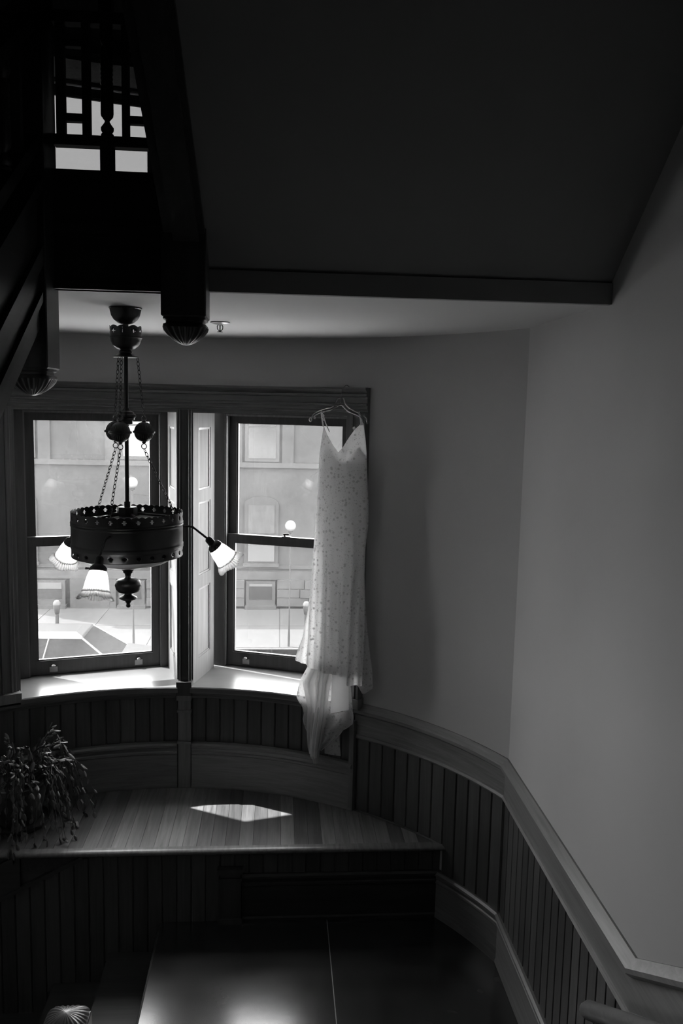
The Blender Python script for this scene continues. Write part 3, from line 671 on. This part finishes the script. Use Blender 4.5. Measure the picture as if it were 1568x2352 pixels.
# ------------------------------------------------------------------ dress on its hanger
TH = rad(30.5); DT = Vector((cos(TH), -sin(TH), 0)); DN = Vector((-sin(TH), -cos(TH), 0))     # along the wall; into the room
OFF = .10
DP = Vector((CX+(1.93-OFF)*sin(TH), CY+(1.93-OFF)*cos(TH), 0))
def dp(u, z, n=0): return DP+DT*u+DN*n+Vector((0, 0, z))
def itp(tab, z):
    tab = sorted(tab)
    if z <= tab[0][0]: return tab[0][1]
    for (a, p), (b, q) in zip(tab, tab[1:]):
        if z <= b: return p+(q-p)*(z-a)/(b-a)
    return tab[-1][1]
UL = [(2.69,-.076),(2.672,-.078),(2.635,-.085),(2.537,-.094),(2.439,-.100),(2.339,-.107),(2.189,-.115),(2.063,-.121),(1.910,-.132),(1.756,-.146),(1.599,-.163),(1.465,-.186),(1.383,-.211),(1.321,-.236)]
UR = [(2.739,.165),(2.680,.172),(2.621,.184),(2.550,.194),(2.455,.199),(2.359,.205),(2.263,.213),(2.142,.214),(2.018,.201),(1.870,.200),(1.723,.207),(1.574,.212),(1.426,.212),(1.232,.206)]
UB = [(2.02,.201),(1.87,.2005),(1.723,.210),(1.574,.222),(1.426,.240),(1.328,.259),(1.217,.266)]
dr = empty('wedding_dress', tuple(dp(0.04, 2.7)))
tag(dr, 'white lace wedding dress with thin straps and trailing hem hung on the window casing', 'dress')
def fold(u, z):
    w = min(1, max(0, (2.35-z)/.9)); f = .010*w*sin(u*62+1.3)+.006*w*sin(u*118+z*1.5)
    w2 = min(1, max(0, (2.25-z)/.5)); uc = .150+.02*(z-2.0)-.05*max(0, 1.6-z)*0      # standing pleat
    uc = .165-.032*max(0, (2.0-z))
    f += .040*w2*math.exp(-((u-uc)/.014)**2)-.022*w2*math.exp(-((u-uc+.030)/.018)**2)
    return f
def dz(z): return .055+.02*min(1, max(0, (2.3-z)/1.0))
def front_n(s, u, z):
    cup = .030*math.exp(-((z-2.50)/.09)**2)*(math.exp(-((u-.125)/.06)**2)+math.exp(-((u+.03)/.06)**2))
    return dz(z)*max(0, sin(pi*min(max(s, 0), 1)))**.6-.02+fold(u, z)+cup
HEM = [(-.236,1.321),(-.175,1.314),(-.134,1.308),(-.036,1.293),(.063,1.283),(.112,1.276),(.130,1.245),(.150,1.232),(.206,1.230)]
rowsZ = [2.71-.0162*k for k in range(11)]+[2.548-.022*k for k in range(1, 52)]
rowsZ = [z for z in rowsZ if z > 1.42]
NCOL = 44
def vleft(z): return itp([(2.548,.050),(2.583,.017),(2.626,-.019),(2.661,-.047),(2.70,-.0735),(2.72,-.075)], z)
def vright(z): return itp([(2.548,.050),(2.574,.074),(2.630,.105),(2.679,.135),(2.703,.158),(2.72,.164)], z)
def front_sheet(side):
    rows = []
    for z in rowsZ:
        ul, ur = itp(UL, z), itp(UR, z)
        if side == 0: a, b = ul, max(ul+.001, vleft(z) if z > 2.548 else .05)
        else: a, b = min(ur-.001, vright(z) if z > 2.548 else .05), ur
        rows.append([(u, z) for u in [a+(b-a)*k/NCOL for k in range(NCOL+1)]])
    base_row = rows[-1]; z0 = rowsZ[-1]
    for q in range(1, 9):
        row = []
        for (u, z) in base_row:
            s = (u-itp(UL, z0))/(itp(UR, z0)-itp(UL, z0)); uh = -.236+s*(.206+.236); zh = itp(HEM, uh)
            zz = z0+(zh-z0)*q/8; row.append((itp(UL, zz)+s*(itp(UR, zz)-itp(UL, zz)) if q < 8 else uh, zz))
        rows.append(row)
    out = []
    for row in rows:
        r = []
        for u, z in row:
            ul, ur = itp(UL, z), itp(UR, z); s = (u-ul)/max(1e-4, ur-ul); r.append(dp(u, z, front_n(s, u, z)))
        out.append(r)
    return out
fm = MB().sheet(front_sheet(0)).sheet(front_sheet(1)).mesh('lace_front', LACE, 80)
link('lace_front', fm, dr)
# back of the dress, reaching further to the side in a dark flap
rows = []
for k in range(48):
    z = 2.50-(2.50-1.20)*k/47; ul = itp(UL, max(z, 1.33))+max(0, (2.2-max(z, 1.33)))*.10; ur = max(itp(UR, z), itp(UB, z) if z < 2.02 else -9); r = []
    for i in range(25):
        s = i/24; u = ul+(ur-ul)*s; zz = z
        if z < 1.33:
            lim = 1.33-.16*max(0, min(1, (s-.45)/.4))+.05*max(0, (s-.85)/.15); zz = 1.33-(1.33-lim)*(1.33-z)/.13
        r.append(dp(u, zz, -.02-.028*sin(pi*s)+.006*sin(u*70)))
    rows.append(r)
MB().sheet(rows).build('lace_back', LACE, dr, smooth=80)
rows = []
for k in range(40):
    z = 2.53-(2.53-1.285)*k/39; ul = itp(UL, z); ur = itp(UR, z); a = ul+.012+max(0, (2.1-z))*.105; b = ur-.012; a = min(a, -.085) if z > 1.5 else a
    row = []
    for i in range(25):
        u = a+(b-a)*i/24; zt = 2.495+.08*(math.exp(-((u+.035)/.045)**2)+math.exp(-((u-.135)/.045)**2))
        zz = 1.285+(zt-1.285)*(z-1.285)/(2.53-1.285)
        row.append(dp(u, zz, (dz(zz)*sin(pi*i/24)**.6)*.75-.022+.6*fold(u, zz)))
    rows.append(row)
MB().sheet(rows).build('lining', LININGM, dr, smooth=80)
# straps
MB().tube([dp(-.076, 2.685, -.01), dp(-.080, 2.72, -.005), dp(-.083, 2.752, 0), dp(-.078, 2.768, .008)], .0035, 6).build('strap', LACE, dr, smooth=60)
MB().tube([dp(-.040, 2.655, -.02), dp(-.060, 2.70, -.012), dp(-.078, 2.755, -.005), dp(-.078, 2.768, .008)], .003, 6).build('strap', LACE, dr, smooth=60)
MB().tube([dp(.168, 2.70, .0), dp(.160, 2.735, .0), dp(.150, 2.765, .004), dp(.150, 2.772, .0)], [.009, .0055, .004, .003], 6).build('strap', LACE, dr, smooth=60)
b = MB()
for (u, z) in ((-.062, 2.725), (-.066, 2.745), (.126, 2.683), (.132, 2.668)):
    for k in range(5): q = 2*pi*k/5; b.lathe([(.0006, -.001), (.004, -.001), (.004, .001), (.0006, .0015)], dp(u+.0045*cos(q), z+.0045*sin(q), .012), 7, None, Matrix((DT, Vector((0,0,1)), DN)).transposed())
stuff(b.build('lace_flowers', LACE, dr))
# train and underskirt
TL = [(1.345,-.115),(1.311,-.134),(1.201,-.193),(1.091,-.214),(1.060,-.196),(1.045,-.176),(1.0,-.162),(.966,-.168),(.93,-.160),(.894,-.140),(.85,-.118),(.79,-.108)]
TR = [(1.345,.12),(1.232,.136),(1.105,.150),(1.03,.156),(.995,.153),(.965,.120),(.945,.092),(.90,.062),(.866,.030),(.83,-.01),(.79,-.05)]
def cloth_sheet(zt, zb, fl, fr, n0, amp, fq, ph, nz=30, nu=30, hem=None):
    rows = []
    for k in range(nz+1):
        r = []
        for i in range(nu+1):
            s = i/nu; z1 = hem(s) if hem else zb; z = zt+(z1-zt)*k/nz; u = fl(z)+(fr(z)-fl(z))*s
            r.append(dp(u, z, n0+amp*sin(fq*s+ph+2*z)*min(1, (zt-z)/.15+.1)+.012*sin(pi*s)))
        rows.append(r)
    return rows
def train_n(s, z): return -.012+.010*sin(17*s+.4+2*z)*min(1, (1.345-z)/.15+.1)+.012*sin(pi*s)
tz = [1.345-.555*k/60 for k in range(61)]
MB().sheet([[dp(itp(TL, z)+(itp(TR, z)-itp(TL, z))*i/30, z, train_n(i/30, z)) for i in range(31)] for z in tz]).build('train', LACEHEM, dr, smooth=80)
MB().sheet(cloth_sheet(1.345, .72, lambda z: itp([(1.345,-.10),(1.2,-.165),(1.05,-.125),(.9,-.128),(.80,-.118),(.72,-.085)], z), lambda z: itp([(1.345,.05),(1.2,.01),(1.0,-.01),(.85,-.03),(.80,-.045),(.72,-.045)], z), .012, .012, 20, 0, hem=lambda s: .748-.03*sin(pi*s))).build('tulle_fall', TULLE, dr, smooth=80)
MB().sheet(cloth_sheet(1.345, .76, lambda z: itp([(1.345,-.055),(1.1,-.075),(.9,-.10),(.76,-.105)], z), lambda z: itp([(1.345,.008),(1.1,-.015),(.9,-.045),(.76,-.06)], z), .026, .010, 14, 1.0, hem=lambda s: .775-.02*s)).build('gathered_tulle', TULLE2, dr, smooth=80)
MB().sheet(cloth_sheet(1.30, 1.06, lambda z: itp([(1.30,.035),(1.05,.03)], z), lambda z: itp([(1.30,.138),(1.05,.148)], z), .03, .004, 5, 0, 20, 14, hem=lambda s: 1.045+.045*s)).build('underskirt', TULLE2, dr, smooth=80)
MB().sheet(cloth_sheet(1.0, .78, lambda z: itp([(1.0,-.04),(.78,-.03)], z), lambda z: itp([(1.0,.06),(.87,.066),(.78,.076)], z), -.025, .004, 6, 0, 14, 12, hem=lambda s: .775+.005*s)).build('back_flap', LACEHEM, dr, smooth=80)
MB().tube([dp(.03+.118*k/12, 1.047+.045*k/12, .043) for k in range(13)], .003, 6).build('hem_trim', LACE, dr, smooth=60)
MB().tube([dp(itp(TL, z), z, train_n(0, z)) for z in tz[20:]], .0026, 6).build('hem_trim', LACE, dr, smooth=60)
MB().tube([dp(itp(TR, z), z, train_n(1, z)) for z in tz[30:]], .0026, 6).build('hem_trim', LACE, dr, smooth=60)
# hanger
CLEAR, t_, N_, L_, out_ = base_mat('clear_plastic')
_t = N_('ShaderNodeBsdfTransparent'); _t.inputs[0].default_value = g(.85); _g = N_('ShaderNodeBsdfGlossy'); _g.inputs['Roughness'].default_value = .08
_s = N_('ShaderNodeBsdfTranslucent'); _l = N_('ShaderNodeLayerWeight'); _l.inputs[0].default_value = .55
_m1 = N_('ShaderNodeMixShader'); _m1.inputs[0].default_value = .25; L_(_t.outputs[0], _m1.inputs[1]); L_(_s.outputs[0], _m1.inputs[2])
_m2 = N_('ShaderNodeMixShader'); L_(_l.outputs['Fresnel'], _m2.inputs[0]); L_(_m1.outputs[0], _m2.inputs[1]); L_(_g.outputs[0], _m2.inputs[2]); L_(_m2.outputs[0], out_.inputs[0])
hg = empty('clothes_hanger', tuple(dp(.04, 2.8))); tag(hg, 'clear plastic hanger with curled ends and thin metal hook over the window casing', 'hanger')
def smooth_path(pts, n=6):
    P = [Vector(p) for p in pts]; P = [2*P[0]-P[1]]+P+[2*P[-1]-P[-2]]; out = []
    for i in range(1, len(P)-2):
        for k in range(n):
            t = k/n; out.append(.5*((2*P[i])+(P[i+1]-P[i-1])*t+(2*P[i-1]-5*P[i]+4*P[i+1]-P[i+2])*t*t+(-P[i-1]+3*P[i]-3*P[i+1]+P[i+2])*t**3))
    return out+[P[-2]]
UP = [(-.150,2.735),(-.156,2.722),(-.150,2.712),(-.142,2.718),(-.142,2.732),(-.130,2.752),(-.105,2.770),(-.060,2.785),(-.005,2.800),(.012,2.825),(.020,2.842),(.040,2.845),(.055,2.842),(.064,2.815),(.085,2.795),(.130,2.772),(.175,2.752),(.195,2.735),(.203,2.708)]
LO = [(-.128,2.732),(-.122,2.728),(-.119,2.736),(-.125,2.741),(-.118,2.748),(-.09,2.762),(-.04,2.775),(.010,2.792),(.037,2.808),(.062,2.790),(.085,2.772),(.130,2.758),(.165,2.742),(.182,2.724)]
MB().tube(smooth_path([dp(u, z, .004) for u, z in UP]), .0034, 8).build('upper_bar', CLEAR, hg, smooth=60)
MB().tube(smooth_path([dp(u, z, .004) for u, z in LO]), .0034, 8).build('lower_bar', CLEAR, hg, smooth=60)
MB().tube([dp(.038, 2.808, .004), dp(.038, 2.845, .004)], .004, 8).build('collar', CLEAR, hg, smooth=60)
MB().tube(smooth_path([dp(.038, 2.83, .004), dp(.040, 2.88, .0), dp(.043, 2.905, -.02), dp(.044, 2.917, -.055), dp(.043, 2.909, -.085)]), .0017, 6).build('hook', BRASS, hg, smooth=60)
# ------------------------------------------------------------------ trailing plant
PX, PY = -1.43, 4.58
po = empty('potted_plant', (PX, PY, PLAT)); tag(po, 'trailing plant with drooping flat leaf segments in a dark pot on the window seat', 'plant')
z = PLAT
MB().lathe([(.002, z), (.155, z), (.168, z+.012), (.172, z+.030), (.165, z+.030), (.158, z+.014), (.002, z+.010)], (PX, PY, 0), 40).build('saucer', POT, po, smooth=40)
MB().lathe([(.10, z+.012), (.118, z+.04), (.140, z+.15), (.152, z+.215), (.160, z+.220), (.160, z+.245), (.145, z+.245), (.138, z+.20), (.002, z+.20)], (PX, PY, 0), 40).build('pot', POT, po, smooth=40)
MB().lathe([(.002, z+.215), (.142, z+.218), (.142, z+.20), (.002, z+.20)], (PX, PY, 0), 24).build('soil', SOIL, po)
leafs = []
for L, w in ((.036, .0085), (.046, .010), (.030, .0085)):
    b = MB(); n = 6; top = []; 
    rows = []
    for k in range(n+1):
        t = k/n; ww = w*(sin(pi*min(1, t*.92+.06))**.7)+.0012; rows.append([(-ww, t*L, -.0016), (-ww*.5, t*L, .0012), (0, t*L, .0026), (ww*.5, t*L, .0012), (ww, t*L, -.0016)])
    b.sheet(rows); rows2 = [[(x_, y_, z_-.0022) for x_, y_, z_ in r] for r in rows]; b.sheet(rows2)
    leafs.append(b.mesh('leaf', LEAF, 60))
rnd = random.Random(11); cnt = 0; extra = MB(); placed = []
for k in range(74):
    a = 2*pi*(k*.618)+rnd.uniform(-.2, .2)
    if k % 6 < 4: a = rad(rnd.uniform(40, 200))      # most of the growth leans to the room and the window light
    spread = rnd.uniform(.13, .36); up = rnd.uniform(.10, .21) if k % 4 else rnd.uniform(.2, .27); fall = rnd.uniform(.22, .52)
    base = Vector((PX+.09*sin(a)*rnd.random(), PY+.09*cos(a)*rnd.random(), z+.215)); d = Vector((sin(a), cos(a), 0))
    pts = []
    for q in range(13):
        t = q/12; h = up*1.1*sin(min(1.0, t*2.0)*pi/2) if t < .5 else up*1.1-fall*((t-.5)/.5)**1.6
        q_ = base+d*spread*(t**.75)+Vector((rnd.uniform(-.007, .007), rnd.uniform(-.007, .007), max(h, -.19)))
        w_ = Vector((q_.x-CX, q_.y-CY)); k_ = min(1, 1.80/w_.length); pts.append(Vector((CX+w_.x*k_, CY+w_.y*k_, q_.z)))
    MB().tube(pts, [.0026*(1-.6*q/12) for q in range(13)], 5).build('stem', STEM, po, smooth=60)
    for q in range(3, 13):
        if rnd.random() < .1: continue
        p = pts[q]; t = (pts[q]-pts[q-1]).normalized(); t = (t+Vector((rnd.uniform(-.55, .55), rnd.uniform(-.55, .55), rnd.uniform(-.6, .15)))).normalized()
        nrm = Vector((rnd.uniform(-.6, .6), rnd.uniform(-.6, .6), 1)); xax = t.cross(nrm).normalized(); zax = xax.cross(t)
        placed.append((p.y-.6*p.x-.8*p.z, Matrix.Translation(p) @ Matrix((xax, t, zax)).transposed().to_4x4() @ Matrix.Scale(rnd.uniform(.75, 1.2), 4)))
placed.sort(key=lambda q: q[0])
for k, (key, M) in enumerate(placed):
    me = leafs[k % 3]
    if k < 296: link('leaf', me, po, None, M)
    else: extra.add([tuple(M @ v.co) for v in me.vertices], [tuple(p.vertices) for p in me.polygons])
stuff(extra.build('leaves', LEAF, po, smooth=60))
# ------------------------------------------------------------------ the street outside
GZ = -3.45
struct(MB().box((-40, 16.5, GZ-.3), (40, 21.0, GZ-.16)).build('road', ROADM))
struct(MB().box((-40, 5.9, GZ-.3), (40, 16.5, GZ-.158)).build('road_bounce', plain('bounce_ground', .38, .9, var=.1, vscale=.6)))  # unseen near ground, made pale to bounce light up to the bay ceiling
sw = struct(MB().box((-40, 21.0, GZ-.3), (40, 27, GZ-.012)).build('sidewalk', KERBM))
for i in range(-9, 7):
    x0 = -.42+1.72*(i)+.42+.1
    for yy0, yy1 in ((21.16, 23.3), (23.32, 25.5)): MB().box((x0+.012, yy0, GZ-.03), (x0+1.708, yy1, GZ)).build('slab', WALKM, sw)
for i in range(-7, 6): MB().box((-.1+2.2*i, 21.0, GZ-.16), (-.1+2.2*i+2.19, 21.14, GZ-.0)).build('kerbstone', EXT_STONE, sw)
bd = empty('brick_building', (-3, 25.5, GZ)); tag(bd, 'hazy brick building across the street with arched windows above a stone base', 'building')
FY = 25.5
def fbox(nm, x0, x1, z0, z1, d0, d1, m, par): return MB().box((x0, FY-d1, z0), (x1, FY-d0, z1)).build(nm, m, par)
fbox('wall', -8.75, 9.0, GZ-.2, 3.95, -3.0, 0, EXT_BRICK, bd)
for z0, z1, d in ((.90, 1.05, .10), (-2.56, -2.30, .07), (-2.22, -2.12, .05), (3.6, 4.0, .2)): fbox('string_course', -8.75, 9.0, z0, z1, 0, d, EXT_TRIM if z0 != -2.56 else EXT_STONE, bd)
cen = (-.485, -5.53, -6.80, 3.2, -10.2)
for c in (-.485, 3.0, -4.2, -7.7):
    w = fbox('window', c-.52, c+.52, 1.08, 3.1, 0, .06, EXT_TRIM, bd); fbox('pane', c-.41, c+.41, 1.18, 2.08, .06, .075, EXT_GLASS, w); fbox('pane', c-.41, c+.41, 2.14, 3.0, .06, .075, EXT_GLASS, w)
    fbox('pilaster', c+.60, c+.95, 1.05, 3.6, 0, .09, EXT_BRICK, bd); fbox('pilaster', c-.95, c-.60, 1.05, 3.6, 0, .09, EXT_BRICK, bd)
    # arched window
    ar_ = [(c-.52, -2.05), (c+.52, -2.05), (c+.52, -.22)]+[(c+.52*cos(q), -.22+.24*sin(q)) for q in [pi*k/10 for k in range(1, 10)]]+[(c-.52, -.22)]
    m = MB(); m.add([(x_, FY-.07, z_) for x_, z_ in ar_]+[(x_, FY+.02, z_) for x_, z_ in ar_], [tuple(range(len(ar_)))]+[(i, (i+1) % len(ar_), len(ar_)+(i+1) % len(ar_), len(ar_)+i) for i in range(len(ar_))])
    w = m.build('arched_window', EXT_BRICK, bd)
    fbox('pane', c-.40, c+.40, -1.12, -.25, .07, .085, EXT_STONE, w); fbox('pane', c-.40, c+.40, -2.0, -1.2, .07, .085, EXT_GLASS, w)
    fbox('blind', c-.40, c+.40, -1.42, -1.22, .085, .10, EXT_BLIND, w); fbox('blind', c-.40, c+.40, -1.98, -1.48, .085, .10, EXT_BLIND, w)
    fbox('sign_plate', c-.18, c+.1, -.42, -.26, .085, .095, EXT_DARK, w)
    fbox('sill', c-.55, c+.55, -2.15, -2.05, 0, .12, EXT_STONE, w)
for x0, x1, bl_ in ((-.93, -.04, False), (-7.25, -6.36, True), (-4.78, -4.0, False), (2.6, 3.4, False)):
    w = fbox('basement_window', x0, x1, -3.36, -2.60, 0, .20, EXT_DARK, bd); fbox('pane', x0+.10, x1-.10, -3.15, -2.72, .20, .215, EXT_GLASS, w)
    fbox('blind', x0+.10, x1-.10, -2.85 if bl_ else -2.74, -2.66, .215, .225, EXT_BLIND, w); fbox('sill', x0-.03, x1+.03, -3.45, -3.34, 0, .32, EXT_TRIM, w)
dd = fbox('doorway', -6.22, -4.86, GZ, -2.56, 0, .20, EXT_DARK, bd); fbox('door_panel', -6.05, -5.05, GZ, -2.95, .20, .22, EXT_BRICK, dd)
spans = ((-8.75, -7.30), (-6.32, -6.24), (-3.95, -.98), (.01, 2.55))
rs = random.Random(3)
for x0, x1 in spans:
    for r_ in range(3):
        xx = x0
        while xx < x1-.05:
            L = min(rs.uniform(.55, 1.0), x1-xx); zz = GZ+.08+r_*.273
            if L > .12: o = MB().box((xx+.008, FY-rs.uniform(.16, .23), zz), (xx+L-.008, FY, zz+.258)).build('stone', EXT_STONE, bd)
            xx += L
# street lamps, meters, cars
def street_lamp(x, y, zg, label):
    r = empty('street_lamp', (x, y, GZ)); tag(r, label, 'lamp post', 'globe street lamps')
    MB().lathe([(.002, GZ), (.03, GZ), (.03, GZ+.25), (.025, GZ+.4), (.02, GZ+.6), (.016, zg-.2), (.06, zg-.17), (.07, zg-.14), (.002, zg-.12)], (x, y, 0), 14).build('post', EXT_BRICK, r, smooth=40)
    MB().lathe([(.002, zg-.139)]+[(.139*cos(q), zg+.139*sin(q)) for q in [rad(-80+16*k) for k in range(11)]]+[(.002, zg+.139)], (x, y, 0), 24).build('globe', OPALG, r, smooth=60)
OPALG = plain('opal_globe', .11, .4)
street_lamp(.337, 21.25, -.27, 'globe street lamp with its white ball seen low in the pane beside the dress')
street_lamp(-3.645, 21.25, .78, 'globe street lamp with its white ball half behind the chandelier rod')
def meter(x, y, label):
    r = empty('parking_meter', (x, y, GZ)); tag(r, label, 'parking meter', 'parking meters')
    MB().tube([(x, y, GZ), (x, y, GZ+.85)], .045, 10).build('post', POSTM, r, smooth=40)
    MB().lathe([(.03, GZ+.82), (.06, GZ+.86), (.085, GZ+1.0), (.085, GZ+1.08), (.02, GZ+1.1)], (x, y, 0), 14).build('body', EXT_DARK, r, smooth=40)
    MB().lathe([(.09, GZ+1.08), (.088, GZ+1.13), (.06, GZ+1.18), (.002, GZ+1.2)], (x, y, 0), 14).build('dome', EXT_BLIND, r, smooth=40)
meter(-5.57, 21.3, 'parking meter on the pavement below the blinded basement window')
meter(.78, 21.3, 'parking meter half hidden behind the flared side of the dress')
def car(x, y, label, sc_=1.0, flip=1, z=GZ-.16):
    r = empty('car', (x, y, z)); tag(r, label, 'car', 'cars in the street')
    X = lambda q: x+flip*q*sc_
    def slab(poly, y0, y1, nm, m, par): return MB().loft([[(X(px), yy, z+pz*sc_) for px, pz in poly] for yy in (y0, y1)]).build(nm, m, par, smooth=None)
    body = [(-2.2,.30),(2.25,.30),(2.3,.55),(2.2,.78),(1.05,.93),(-1.5,.98),(-2.15,.90),(-2.25,.6)]
    bo = slab(body, y-.88*sc_, y+.88*sc_, 'body', CARW, r); mod(bo, 'BEVEL', width=.06, segments=3)
    T_ = [(-.95, -.50, 1.42), (.40, -.50, 1.40), (.40, .50, 1.40), (-.95, .50, 1.42)]; B_ = [(-1.75, -.72, .93), (1.05, -.72, .93), (1.05, .72, .93), (-1.75, .72, .93)]
    W3 = lambda p: (X(p[0]), y+p[1]*sc_, z+p[2]*sc_)
    MB().loft([[W3(p) for p in B_], [W3(p) for p in T_]]).build('cabin_glass', CARG, r)
    ro = MB().loft([[W3((p[0]*1.03, p[1]*1.06, p[2]-.01)) for p in T_], [W3((p[0]*.97-.01, p[1]*.92, 1.45)) for p in T_], [W3((p[0]*.7-.05, p[1]*.6, 1.485)) for p in T_]]).build('roof', CARW, r); mod(ro, 'BEVEL', width=.02, segments=2)
    for k in range(4): MB().tube([W3(B_[k]), W3(T_[k])], .024, 6).build('pillar', CARW, r, smooth=60)
    for sy in (-1, 1): MB().tube([W3((-.35, sy*.725, .93)), W3((-.25, sy*.505, 1.41))], .022, 6).build('pillar', CARW, r, smooth=60)
    for wx in (-1.4, 1.4):
        for wy in (-.82, .66): MB().lathe([(.02, -.09), (.31, -.09), (.33, -.05), (.33, .09), (.31, .12), (.02, .12)], (X(wx), y+wy*sc_, z+.33*sc_), 20, None, Matrix.Rotation(pi/2, 3, 'X')).build('wheel', TYRE, r, smooth=40)
    return r
car(-4.45, 17.9, 'pale sedan in the street, its dark side windows just above the window sash', 1.05)
